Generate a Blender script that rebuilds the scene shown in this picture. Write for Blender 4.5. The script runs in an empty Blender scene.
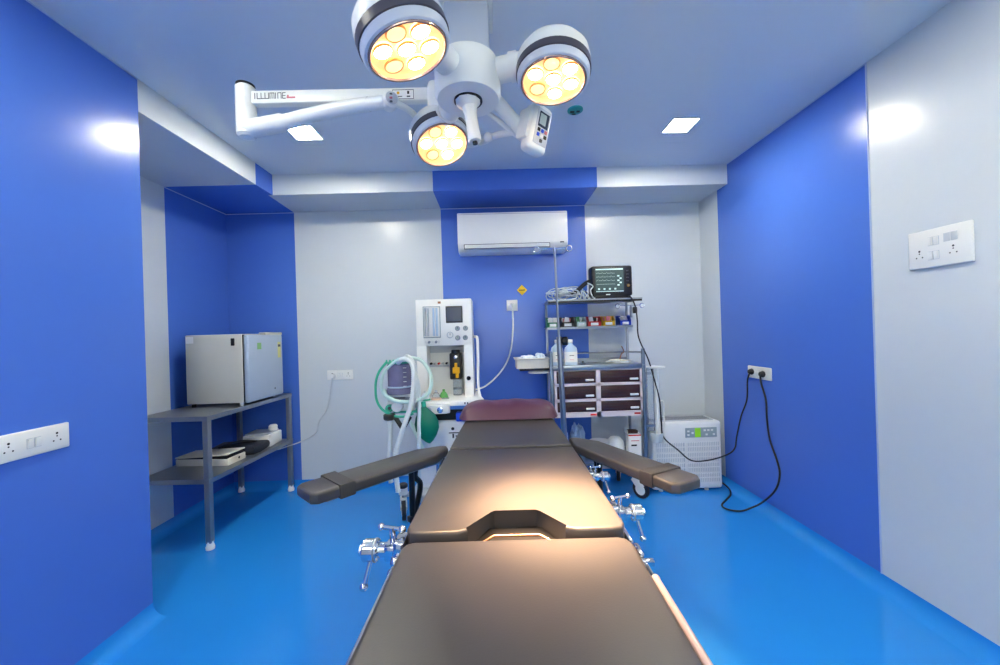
import bpy, bmesh, math, random
from mathutils import Vector, Matrix, Euler
random.seed(7)
S = bpy.context.scene
COL = S.collection
PI = math.pi
R = math.radians
W = {}                      # world matrix of every object built

# ------------------------------------------------------------------ materials
def lin(c):
    return tuple(((v/255)/12.92 if v/255 <= .04045 else ((v/255+.055)/1.055)**2.4) for v in c)
MC = {}
def mat(name, rgb, rough=.5, metal=0, coat=0, emit=None, estr=0, noise=0, scale=20, bump=0, bscale=60,
        trans=0, alpha=1, spec=.5, ior=1.45, aniso=0, coatr=.05):
    if name in MC: return MC[name]
    m = bpy.data.materials.new(name); m.use_nodes = True
    nt = m.node_tree; b = nt.nodes['Principled BSDF']
    c = lin(rgb)+(1,)
    b.inputs['Base Color'].default_value = c
    b.inputs['Roughness'].default_value = rough
    b.inputs['Metallic'].default_value = metal
    b.inputs['Coat Weight'].default_value = coat
    b.inputs['Coat Roughness'].default_value = coatr
    b.inputs['Specular IOR Level'].default_value = spec
    b.inputs['IOR'].default_value = ior
    b.inputs['Transmission Weight'].default_value = trans
    b.inputs['Alpha'].default_value = alpha
    if emit:
        b.inputs['Emission Color'].default_value = lin(emit)+(1,)
        b.inputs['Emission Strength'].default_value = estr
    tc = nt.nodes.new('ShaderNodeTexCoord')
    n = nt.nodes.new('ShaderNodeTexNoise'); n.inputs['Scale'].default_value = scale
    n.inputs['Detail'].default_value = 3
    nt.links.new(tc.outputs['Object'], n.inputs['Vector'])
    mx = nt.nodes.new('ShaderNodeMix'); mx.data_type = 'RGBA'
    k = 1-(noise if noise else .02)
    mx.inputs['A'].default_value = c
    mx.inputs['B'].default_value = (c[0]*k, c[1]*k, c[2]*k, 1)
    nt.links.new(n.outputs['Fac'], mx.inputs['Factor'])
    nt.links.new(mx.outputs['Result'], b.inputs['Base Color'])
    if bump:
        n2 = nt.nodes.new('ShaderNodeTexNoise'); n2.inputs['Scale'].default_value = bscale
        n2.inputs['Detail'].default_value = 2
        nt.links.new(tc.outputs['Object'], n2.inputs['Vector'])
        bp = nt.nodes.new('ShaderNodeBump'); bp.inputs['Strength'].default_value = bump
        bp.inputs['Distance'].default_value = .004
        nt.links.new(n2.outputs['Fac'], bp.inputs['Height'])
        nt.links.new(bp.outputs['Normal'], b.inputs['Normal'])
    MC[name] = m
    return m

BLUE   = mat('blue_wall_panel', (74,116,208), .24, bump=.04, bscale=5)
WHITE  = mat('pale_wall_panel', (207,214,220), .26, bump=.04, bscale=5)
CEIL   = mat('ceiling_panel', (222,228,234), .22, bump=.04, bscale=4)
FLOOR  = mat('blue_epoxy_floor', (38,139,228), .16, noise=.08, scale=2, bump=.06, bscale=4)
CAULK  = mat('joint_bead', (170,190,225), .5)
STEEL  = mat('brushed_steel', (150,158,168), .3, 1, bump=.05, bscale=200)
STEELD = mat('dull_steel', (146,152,160), .34, .75, bump=.05, bscale=150)
CHROME = mat('chrome', (215,218,222), .12, 1)
POST   = mat('grey_painted_steel', (105,120,140), .3, .6)
LEATH  = mat('black_upholstery', (66,63,63), .40, coat=.0, noise=.10, scale=6, bump=.05, bscale=260, spec=.55)
STRAPM = mat('black_strap', (60,58,58), .6, bump=.3, bscale=300)
PILLOW = mat('plum_vinyl', (90,52,74), .36, bump=.7, bscale=16, noise=.2, scale=12)
GLOSSW = mat('white_enamel', (246,246,242), .3, coat=.3)
LAMPW  = mat('lamp_white_enamel', (232,234,230), .32, coat=.1)
BAND   = mat('lamp_grey_band', (70,68,76), .3)
RIMG   = mat('lamp_pale_grey', (196,203,214), .3)
PLAS   = mat('white_plastic', (232,233,230), .35)
PLASG  = mat('light_grey_plastic', (190,196,203), .4)
CREAM  = mat('cream_plastic', (222,218,206), .5)
SILV   = mat('silver_painted_metal', (196,196,188), .4, .0)
SILVD  = mat('silver_door', (176,190,208), .28, .2)
BLACK  = mat('black_plastic', (18,19,22), .35)
RUBBER = mat('black_rubber', (22,26,36), .55)
DARK   = mat('dark_gap', (25,27,34), .6)
BAGM   = mat('dark_fabric_bag', (34,38,50), .6, bump=.5, bscale=40)
BROWN  = mat('maroon_drawer', (62,30,34), .35, noise=.3, scale=50)
PINKW  = mat('pale_frame', (226,212,214), .4)
RED    = mat('red_plastic', (205,28,24), .4)
YEL    = mat('yellow_plastic', (226,170,10), .4)
GRN    = mat('green_plastic', (16,120,60), .4)
BLU    = mat('blue_plastic', (24,70,205), .4)
BAG    = mat('green_rubber_bag', (0,128,98), .38, noise=.25, scale=9)
TEAL   = mat('teal_plastic', (60,185,150), .35)
HOSE   = mat('pale_corrugated_hose', (205,232,225), .35, trans=.0, noise=.12, scale=40)
HOSEW  = mat('white_corrugated_hose', (228,236,236), .35, noise=.1, scale=40)
CLEAR  = mat('clear_plastic', (232,240,245), .08, trans=.85, ior=1.25)
SMOKE  = mat('smoked_bellows', (136,134,172), .2, noise=.4, scale=12)
BOTT   = mat('pale_blue_bottle', (190,212,232), .35)
RAILM  = mat('pinkish_rail', (196,172,166), .3, .3)
LABEL  = mat('paper_label', (238,238,236), .7)
SCREEN = mat('dark_screen', (62,80,80), .2, emit=(70,95,95), estr=.15)
SCRL   = mat('screen_trace', (200,225,220), .5, emit=(170,205,205), estr=.16)
LCD    = mat('grey_lcd', (52,62,82), .2)
LCDG   = mat('green_lcd', (150,220,40), .4, emit=(150,225,50), estr=.08)
PANELK = mat('keypad_grey', (150,165,168), .45)
LEDM   = mat('led_diffuser', (255,255,255), .5, emit=(255,249,228), estr=140)
WARM   = mat('lamp_lens', (255,215,155), .3, emit=(255,205,135), estr=.5)
HOT    = mat('lamp_led', (255,245,225), .3, emit=(255,236,200), estr=9)
DIM    = mat('lamp_led_dim', (250,225,170), .3, emit=(255,215,140), estr=.9)
GOLD   = mat('lamp_reflector_rim', (240,180,110), .35, .3)
GLASSM = mat('lamp_glass_rim', (210,175,160), .25, .6)
YSTK   = mat('yellow_sticker', (240,200,30), .5)
GSTK   = mat('green_disc', (40,150,150), .5)
INKG   = mat('grey_ink', (70,75,85), .6)
INKR   = mat('red_ink', (215,120,130), .6)
INKK   = mat('black_ink', (25,25,30), .6)
BRASS  = mat('warm_trim', (160,112,84), .3, .6)
WRAP   = mat('crumpled_film', (222,232,240), .2, bump=.8, bscale=60)

# ------------------------------------------------------------------ mesh kit
class G:
    def __init__(s, xf=None):
        s.bm = bmesh.new(); s.mats = []; s.xf = xf
    def mi(s, m):
        if m not in s.mats: s.mats.append(m)
        return s.mats.index(m)
    def _fin(s, vs, m, M=None, fs=None):
        if M is not None: bmesh.ops.transform(s.bm, matrix=M, verts=vs)
        i = s.mi(m)
        if fs is None:
            fs = set()
            for v in vs: fs.update(v.link_faces)
        for f in fs: f.material_index = i
        return s
    def box(s, m, lo, hi, bev=0, M=None, seg=2):
        lo = Vector(lo); hi = Vector(hi)
        r = bmesh.ops.create_cube(s.bm, size=1); vs = r['verts']
        d = hi-lo; c = (hi+lo)/2
        bmesh.ops.transform(s.bm, matrix=Matrix.Translation(c) @ Matrix.Diagonal((d.x, d.y, d.z, 1)), verts=vs)
        if bev:
            es = set()
            for v in vs: es.update(v.link_edges)
            bev = min(bev, .49*min(abs(d.x), abs(d.y), abs(d.z)))
            rr = bmesh.ops.bevel(s.bm, geom=list(es), offset=bev, segments=seg, affect='EDGES', profile=.5)
            vs = list(set(rr['verts']) | {v for v in vs if v.is_valid})
            al = set(vs)
            for f in rr['faces']: al.update(f.verts)
            vs = list(al)
        return s._fin(vs, m, M)
    def prism(s, m, poly, z0, z1, bev=0, M=None, seg=2):
        """poly = xy outline (ccw), extruded z0..z1"""
        vb = [s.bm.verts.new((x, y, z0)) for x, y in poly]
        vt = [s.bm.verts.new((x, y, z1)) for x, y in poly]
        n = len(poly); fs = [s.bm.faces.new(vb[::-1]), s.bm.faces.new(vt)]
        for i in range(n): fs.append(s.bm.faces.new((vb[i], vb[(i+1) % n], vt[(i+1) % n], vt[i])))
        vs = vb+vt
        if bev:
            es = set()
            for f in fs[:2]: es.update(f.edges)
            rr = bmesh.ops.bevel(s.bm, geom=list(es), offset=bev, segments=seg, affect='EDGES', profile=.5)
            al = {v for v in vs if v.is_valid}
            for f in rr['faces']: al.update(f.verts)
            vs = list(al)
        return s._fin(vs, m, M)
    def lathe(s, m, prof, o=(0,0,0), axis=(0,0,1), seg=32, M=None, sx=1, sy=1, cap=True):
        rings = []; vs = []; fs = []
        for r_, z_ in prof:
            if r_ < 1e-6:
                v = s.bm.verts.new((0, 0, z_)); rings.append([v]); vs.append(v)
            else:
                rg = [s.bm.verts.new((r_*math.cos(2*PI*i/seg)*sx, r_*math.sin(2*PI*i/seg)*sy, z_)) for i in range(seg)]
                rings.append(rg); vs += rg
        for a, b in zip(rings, rings[1:]):
            for i in range(seg):
                j = (i+1) % seg
                if len(a) == 1 and len(b) == 1: continue
                if len(a) == 1: f = (a[0], b[i], b[j])
                elif len(b) == 1: f = (a[i], a[j], b[0])
                else: f = (a[i], a[j], b[j], b[i])
                fs.append(s.bm.faces.new(f))
        if cap and len(rings[0]) > 1: fs.append(s.bm.faces.new(rings[0][::-1]))
        if cap and len(rings[-1]) > 1: fs.append(s.bm.faces.new(rings[-1]))
        q = Vector((0,0,1)).rotation_difference(Vector(axis).normalized()).to_matrix().to_4x4()
        T = Matrix.Translation(Vector(o)) @ q
        if M is not None: T = M @ T
        return s._fin(vs, m, T, fs)
    def cyl(s, m, p0, p1, r0, r1=None, seg=20, M=None, bev=0):
        p0 = Vector(p0); p1 = Vector(p1); r1 = r0 if r1 is None else r1
        L = (p1-p0).length
        pr = [(r0, 0), (r1, L)] if not bev else [(r0-bev, 0), (r0, bev), (r1, L-bev), (r1-bev, L)]
        return s.lathe(m, pr, p0, p1-p0, seg, M)
    def ball(s, m, c, r, seg=16, sx=1, sy=1, sz=1, M=None):
        n = seg//2
        pr = [(r*math.sin(PI*i/n) if 0 < i < n else 0, -r*math.cos(PI*i/n)*sz) for i in range(n+1)]
        return s.lathe(m, pr, c, (0,0,1), seg, M, sx, sy)
    def tube(s, m, pts, r, seg=8, smooth=True, closed=False, corr=0, pitch=.012, M=None, step=None):
        P = [Vector(p) for p in pts]
        if smooth and len(P) > 2: P = spline(P, closed)
        if corr:
            P = resample(P, pitch/2)
        elif step: P = resample(P, step)
        n = len(P); vs = []; fs = []; rings = []
        T0 = (P[1]-P[0]).normalized()
        N = T0.orthogonal().normalized()
        for i in range(n):
            if closed: t = (P[(i+1) % n]-P[i-1]).normalized()
            else: t = (P[min(i+1, n-1)]-P[max(i-1, 0)]).normalized()
            N = (N - t*N.dot(t)).normalized(); B = t.cross(N)
            rr = r[i] if isinstance(r, list) else r
            if corr: rr = r*(1+corr*(1 if i % 2 else -1))
            rg = [s.bm.verts.new(P[i]+(N*math.cos(2*PI*k/seg)+B*math.sin(2*PI*k/seg))*rr) for k in range(seg)]
            rings.append(rg); vs += rg
        pairs = list(zip(rings, rings[1:]))
        if closed: pairs.append((rings[-1], rings[0]))
        for a, b in pairs:
            for k in range(seg):
                fs.append(s.bm.faces.new((a[k], a[(k+1) % seg], b[(k+1) % seg], b[k])))
        if not closed:
            fs.append(s.bm.faces.new(rings[0][::-1])); fs.append(s.bm.faces.new(rings[-1]))
        return s._fin(vs, m, M, fs)
    def quad(s, m, a, b, c, d, t=0):
        vs = [s.bm.verts.new(p) for p in (a, b, c, d)]
        f = s.bm.faces.new(vs)
        return s._fin(vs, m, None, [f])
    def build(s, name, parent=None, angle=35):
        bm = s.bm
        if s.xf is not None: bmesh.ops.transform(bm, matrix=s.xf, verts=bm.verts[:])
        bmesh.ops.recalc_face_normals(bm, faces=bm.faces[:])
        if parent is None:
            xs = [v.co for v in bm.verts]
            lo = [min(v[i] for v in xs) for i in range(3)]; hi = [max(v[i] for v in xs) for i in range(3)]
            w = Matrix.Translation(((lo[0]+hi[0])/2, (lo[1]+hi[1])/2, lo[2]))
        else: w = W[parent]
        bmesh.ops.transform(bm, matrix=w.inverted(), verts=bm.verts[:])
        me = bpy.data.meshes.new(name); bm.to_mesh(me); bm.free()
        for m in s.mats: me.materials.append(m)
        for p in me.polygons: p.use_smooth = True
        me.set_sharp_from_angle(angle=R(angle))
        o = bpy.data.objects.new(name, me); COL.objects.link(o)
        if parent is None: o.matrix_world = w
        else: o.parent = parent
        W[o] = w
        return o

def spline(P, closed=False, sub=8):
    out = []; n = len(P)
    rng = range(n) if closed else range(n-1)
    for i in rng:
        if closed: a, b, c, d = P[i-1], P[i], P[(i+1) % n], P[(i+2) % n]
        else: a, b, c, d = P[max(i-1, 0)], P[i], P[i+1], P[min(i+2, n-1)]
        for k in range(sub):
            t = k/sub
            out.append(.5*((2*b)+(c-a)*t+(2*a-5*b+4*c-d)*t*t+(3*b-a-3*c+d)*t**3))
    if not closed: out.append(P[-1])
    return out
def resample(P, step):
    out = [P[0]]; acc = 0
    for a, b in zip(P, P[1:]):
        L = (b-a).length
        while acc+L >= step:
            t = (step-acc)/L; a = a.lerp(b, t); out.append(a); L = (b-a).length; acc = 0
            if L < 1e-9: break
        acc += L
    out.append(P[-1])
    return out

def tag(o, label, cat, group=None):
    o['label'] = label; o['category'] = cat
    if group: o['group'] = group
    return o
def thing(name, loc, label, cat, group=None, rz=0):
    o = bpy.data.objects.new(name, None); COL.objects.link(o)
    o.empty_display_size = .1
    M = Matrix.Translation(loc) @ Matrix.Rotation(rz, 4, 'Z'); o.matrix_world = M; W[o] = M
    return tag(o, label, cat, group)
def struct(g, name, angle=35):
    o = g.build(name, None, angle); o['kind'] = 'structure'; return o
def dup(o, d, label=None, parent=None, name=None):
    c = o.copy(); COL.objects.link(c)
    if parent is None:
        c.location = o.location + Vector(d); W[c] = Matrix.Translation(d) @ W[o]
    else: c.parent = parent; W[c] = W[parent]
    if label: c['label'] = label
    for ch in list(o.children): dup(ch, (0,0,0), None, c)
    return c

# ------------------------------------------------------------------ the room
XL, XR, XA = -1.725, 1.932, -2.395
HC, HS = 2.663, 2.501
YP, Y1, YB, YK, YR = 1.933, 2.875, 3.093, 3.531, 3.239
YW = 1.925; YREAR = -2.0; T = .12

g = G(); g.box(FLOOR, (XA-T, YREAR-T, -T), (XR+T, YK+T, 0)); struct(g, 'floor')
g = G(); g.box(CEIL, (XA-T, YREAR-T, HC), (XR+T, YK+T, HC+T)); struct(g, 'ceiling')
g = G()
g.box(WHITE, (XR, YREAR, 0), (XR+T, YW, HC)); g.box(BLUE, (XR, YW, 0), (XR+T, YR, HC)); g.box(WHITE, (XR, YR, 0), (XR+T, YK+T, HC))
struct(g, 'wall_right')
g = G()
g.box(BLUE, (XA-T, YK, 0), (-1.783, YK+T, HC)); g.box(WHITE, (-1.783, YK, 0), (-.452, YK+T, HC))
g.box(BLUE, (-.452, YK, 0), (.871, YK+T, HC)); g.box(WHITE, (.871, YK, 0), (XR, YK+T, HC))
struct(g, 'wall_back')
g = G(); g.box(BLUE, (XA-T, YREAR, 0), (XL, YP, HC), bev=0); struct(g, 'wall_left')
g = G(); g.box(WHITE, (XA-T, YP, 0), (XA, Y1, HC)); g.box(BLUE, (XA-T, Y1, 0), (XA, YK, HC)); struct(g, 'wall_alcove')
g = G(); wx0, wx1, wz0, wz1 = -.9, 1.1, .95, 2.25
g.box(WHITE, (XA-T, YREAR-T, 0), (wx0, YREAR, HC)); g.box(WHITE, (wx1, YREAR-T, 0), (XR+T, YREAR, HC))
g.box(WHITE, (wx0, YREAR-T, 0), (wx1, YREAR, wz0)); g.box(WHITE, (wx0, YREAR-T, wz1), (wx1, YREAR, HC)); struct(g, 'wall_rear')
# unseen rear window, added so daylight lifts the ceiling and shadows
g = G()
for a in ((wx0, wz0, wx0+.05, wz1), (wx1-.05, wz0, wx1, wz1), (wx0, wz0, wx1, wz0+.05), (wx0, wz1-.05, wx1, wz1), (.075, wz0, .125, wz1)):
    g.box(PLAS, (a[0], YREAR-.09, a[1]), (a[2], YREAR-.04, a[3]), .004)
struct(g, 'added_window_1')
g = G(); g.box(CLEAR, (wx0+.04, YREAR-.068, wz0+.04), (wx1-.04, YREAR-.062, wz1-.04)); struct(g, 'added_window_2')
PL = bpy.data.lights.new('added_daylight_portal', 'AREA'); PL.shape = 'RECTANGLE'; PL.size = wx1-wx0-.1; PL.size_y = wz1-wz0-.1; PL.cycles.is_portal = True  # guides sampling of the daylight through the added rear opening
po = bpy.data.objects.new('added_daylight_portal', PL); COL.objects.link(po); po.location = ((wx0+wx1)/2, YREAR-.03, (wz0+wz1)/2); po.rotation_euler = (R(90), 0, 0)

# dropped beams: over the alcove (left) and along the back wall
def soff(g, m, lo, hi): g.box(m, lo, hi)
g = G()
g.box(WHITE, (XA, YP, HS), (XL, Y1, HC))
g.prism(BLUE, [(XA, Y1), (XL, Y1), (XL, YB), (-1.76, YB), (-1.783, YK), (XA, YK)], HS, HC)
struct(g, 'trim_1')
g = G()
g.prism(WHITE, [(-1.76, YB), (-.452, YB), (-.452, YK), (-1.783, YK)], HS, HC)
g.box(BLUE, (-.452, YB, HS), (.871, YK, HC))
g.prism(WHITE, [(.871, YB), (XR, YB), (XR, YK), (.871, YK)], HS, HC)
struct(g, 'trim_2')
# pale joint beads between panels and ceiling
g = G()
b = .003
g.box(CAULK, (XL, YREAR, HC-2*b), (XL+b, YP, HC))
struct(g, 'trim_3')
g = G(); g.box(CAULK, (XR-b, YW, HC-2*b), (XR, YB, HC)); struct(g, 'trim_4')
g = G(); g.box(CAULK, (XA, YK-b, HS-2*b), (-1.783, YK, HS)); g.box(CAULK, (XA, Y1, HS-2*b), (XA+b, YK-b, HS)); struct(g, 'trim_5')
g = G(); g.box(CAULK, (-.452, YK-b, HS-2*b), (.871, YK, HS)); struct(g, 'trim_6')
g = G(); g.box(CAULK, (XR-.004, YW-.004, 0.07), (XR, YW+.002, HC)); struct(g, 'trim_7')

# coved floor edge
def cove(name, p0, p1, n):
    """p0,p1 along wall (xy), n = inward normal"""
    g = G(); c = .07; N = 6
    pr = [(c*(1-math.sin(a)), c*(1-math.cos(a))) for a in [i*PI/2/N for i in range(N+1)]]
    # pr: from (c,0) on floor to (0,c) on wall
    rows = []
    for p in (p0, p1):
        rows.append([g.bm.verts.new((p[0]+n[0]*a, p[1]+n[1]*a, z)) for a, z in pr] + [g.bm.verts.new((p[0], p[1], 0))])
    fs = []; k = len(rows[0])
    for i in range(k-1): fs.append(g.bm.faces.new((rows[0][i], rows[0][i+1], rows[1][i+1], rows[1][i])))
    fs.append(g.bm.faces.new((rows[0][k-1], rows[0][0], rows[1][0], rows[1][k-1])))
    fs.append(g.bm.faces.new(rows[0])); fs.append(g.bm.faces.new(rows[1][::-1]))
    g._fin(rows[0]+rows[1], FLOOR, None, fs)
    struct(g, name, 60)
cove('baseboard_right', (XR, YREAR), (XR, YK), (-1, 0))
cove('baseboard_left', (XL, YREAR), (XL, YP), (1, 0))
cove('baseboard_back', (XA, YK), (XR, YK), (0, -1))
cove('baseboard_alcove', (XA, YP), (XA, YK), (1, 0))

# ------------------------------------------------------------------ ceiling lights
def ceiling_light(x, y, label):
    t = thing('ceiling_light', (x, y, HC), label, 'ceiling light', 'square ceiling lights'); h = .078
    g = G(); g.box(PLAS, (x-h-.006, y-h-.006, HC-.006), (x-h, y+h+.006, HC)); g.box(PLAS, (x+h, y-h-.006, HC-.006), (x+h+.006, y+h+.006, HC))
    g.box(PLAS, (x-h, y-h-.006, HC-.006), (x+h, y-h, HC)); g.box(PLAS, (x-h, y+h, HC-.006), (x+h, y+h+.006, HC)); g.build('frame', t)
    g = G(); g.box(LEDM, (x-h, y-h, HC-.005), (x+h, y+h, HC-.001)); g.build('diffuser', t)
    return t
ceiling_light(-1.168, 2.468, 'square white ceiling light on the left, seen under the folded lamp arm')
ceiling_light(1.253, 2.48, 'square white ceiling light on the right, between the lamp head and the blue wall')
for y in (.75, -1.0):  # extra ceiling lights out of view, added to brighten the room
    for x in (-1.168, 1.253):
        w = ('left' if x < 0 else 'right', 'nearer the lamp' if y > 0 else 'nearest the rear wall')
        ceiling_light(x, y, 'added unseen square white light in the ceiling behind the viewpoint, %s side, %s' % w)

g = G()
g.lathe(GSTK, [(.046, 0), (.046, .006), (.04, .01), (0, .01)], (.525, 2.282, HC), (0,0,-1))
g.box(INKK, (.495, 2.278, HC-.0125), (.52, 2.292, HC-.009)); g.box(INKK, (.532, 2.274, HC-.0125), (.552, 2.290, HC-.009))
g.box(INKK, (.512, 2.305, HC-.0125), (.532, 2.315, HC-.009))
tag(g.build('ceiling_disc'), 'small round green disc on the ceiling beside the right lamp head', 'ceiling disc')

# ------------------------------------------------------------------ surgical light
SL = thing('surgical_light', (-.07, 1.53, HC), 'white three-headed surgical lamp on a folded ceiling arm above the operating table', 'surgical lamp')
colx, coly = -.07, 1.56
g = G(); g.box(LAMPW, (colx-.105, coly-.105, HC-.02), (colx+.105, coly+.105, HC), .004); g.build('ceiling_plate', SL)
g = G(); g.box(RIMG, (colx-.088, coly-.07, 2.30), (colx+.088, coly+.08, HC-.02), .012); g.build('ceiling_column', SL)
# upper arm
ay = 1.56
g = G()
g.box(LAMPW, (-.965, ay-.018, 2.290), (-.03, ay+.018, 2.342), .006)
g.box(LAMPW, (-.235, ay-.045, 2.24), (-.1, ay+.045, 2.36), .02)
ua = g.build('upper_arm', SL); 
# arm writing
def strokes(segs, o, sx, sz, t, m, g):
    for (x0, z0, x1, z1) in segs:
        ax, az, bx, bz = o[0]+x0*sx, o[2]+z0*sz, o[0]+x1*sx, o[2]+z1*sz
        d = Vector((bx-ax, 0, bz-az)); L = d.length
        a = math.atan2(d.z, d.x)
        M = Matrix.Translation((ax, o[1], az)) @ Matrix.Rotation(-a, 4, 'Y')
        g.box(m, (-t/2, -.0008, -t/2), (L+t/2, .0008, t/2), M=M)
LET = {'I': [(0,0,0,1)], 'L': [(0,0,0,1),(0,0,.6,0)], 'U': [(0,1,0,0),(0,0,.7,0),(.7,0,.7,1)],
       'M': [(0,0,0,1),(0,1,.8,1),(.4,1,.4,.0),(.8,1,.8,0)], 'N': [(0,0,0,1),(0,1,.65,1),(.65,1,.65,0)],
       'E': [(0,0,0,1),(0,1,.55,1),(0,.5,.5,.5),(0,0,.55,0)],
       'D': [(0,0,0,1),(0,1,.5,.8),(.5,.8,.5,.2),(.5,.2,0,0)], 'A': [(0,0,.3,1),(.3,1,.6,0),(.1,.4,.5,.4)],
       'S': [(0,0,.5,0),(.5,0,.5,.5),(.5,.5,0,.5),(0,.5,0,1),(0,1,.5,1)]}
g = G(); x = -.918
for ch in 'ILLUMINE':
    strokes(LET[ch], (x, ay-.0192, 2.307), .02, .022, .0022, INKG, g)
    x += {'I': .009, 'L': .0155, 'U': .0195, 'M': .022, 'N': .0185, 'E': .016}[ch]
g.box(INKR, (x, ay-.0196, 2.307), (x+.034, ay-.0184, 2.313)); g.box(INKR, (x+.002, ay-.0196, 2.313), (x+.008, ay-.0184, 2.320))
g.build('arm_lettering', ua)['label'] = 'grey letters ILLUMINE with a small red word after them'
g = G(); sx0, sx1, sz0, sz1 = -.375, -.29, 2.294, 2.332
g.box(LABEL, (sx0, ay-.0188, sz0), (sx1, ay-.0180, sz1))
for a in ((sx0, sz0, sx1, sz0+.002), (sx0, sz1-.002, sx1, sz1), (sx0, sz0, sx0+.002, sz1), (sx1-.002, sz0, sx1, sz1)):
    g.box(INKG, (a[0], ay-.0196, a[1]), (a[2], ay-.0184, a[3]))
g.lathe(YEL, [(.006, 0), (0, .001)], (-.352, ay-.0192, 2.319), (0,-1,0), 10)
g.box(INKK, (-.316, ay-.0196, 2.314), (-.308, ay-.0184, 2.326)); g.box(INKG, (-.366, ay-.0196, 2.303), (-.336, ay-.0184, 2.306))
g.box(INKG, (-.318, ay-.0196, 2.302), (-.304, ay-.0184, 2.307))
g.build('arm_sticker', ua)
g = G()
g.cyl(LAMPW, (-.965, ay, 2.163), (-.965, ay, 2.37), .037, bev=.01)
g.lathe(BLACK, [(.034, 0), (.034, .006), (0, .006)], (-.965, ay, 2.368))
g.cyl(INKG, (-.955, ay-.039, 2.2), (-.955, ay-.034, 2.2), .006, seg=10)
g.build('elbow', SL)
# lower (spring) arm
p0 = Vector((-.968, ay-.005, 2.197)); p1 = Vector((-.366, 1.46, 2.236))
g = G()
pts = [p0, p0.lerp(p1, .22), p0.lerp(p1, .3), p0.lerp(p1, .62)]
g.tube(LAMPW, [p0+Vector((-.01, 0, 0)), p0+Vector((.03, 0, .002)), (-.80, 1.54, 2.212), (-.70, 1.525, 2.226), (-.557, 1.50, 2.239), (-.45, 1.48, 2.240)], [.036]*8+[.034]*8+[.028]*8+[.027]*8+[.026]*9, seg=20)
g.tube(LAMPW, [(-.46, 1.482, 2.240), p1], .024, seg=20, smooth=False)
g.build('spring_arm', SL)
g = G(); d = Vector((.45, -.85, -.1)).normalized()
g.cyl(LAMPW, p1-d*.03, p1+d*.03, .030, bev=.008); g.cyl(PLASG, p1+d*.03, p1+d*.033, .022)
for k in range(3): g.box(INKR if k == 1 else INKG, (p1.x+.008, p1.y-.034, p1.z-.022+.014*k), (p1.x+.018, p1.y-.030, p1.z-.016+.014*k))
g.build('arm_joint', SL)
# yoke: rod from joint, behind the far head, round to the control panel and up to the hub
g = G()
g.tube(LAMPW, [p1, (-.315, 1.56, 2.26), (-.25, 1.70, 2.25), (-.12, 1.73, 2.2), (-.02, 1.69, 2.19), (.03, 1.6, 2.17), (.13, 1.50, 2.135)], .013, seg=12)
g.tube(LAMPW, [(.01, 1.40, 2.22), (.165, 1.52, 2.115)], .026, seg=16, smooth=False)
g.tube(PLAS, [(-.05, 1.40, 2.2), (.115, 1.53, 2.13)], .008, seg=8, smooth=False)
g.ball(PLAS, (.0, 1.6, 2.165), .018)
g.build('yoke', SL)
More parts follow.
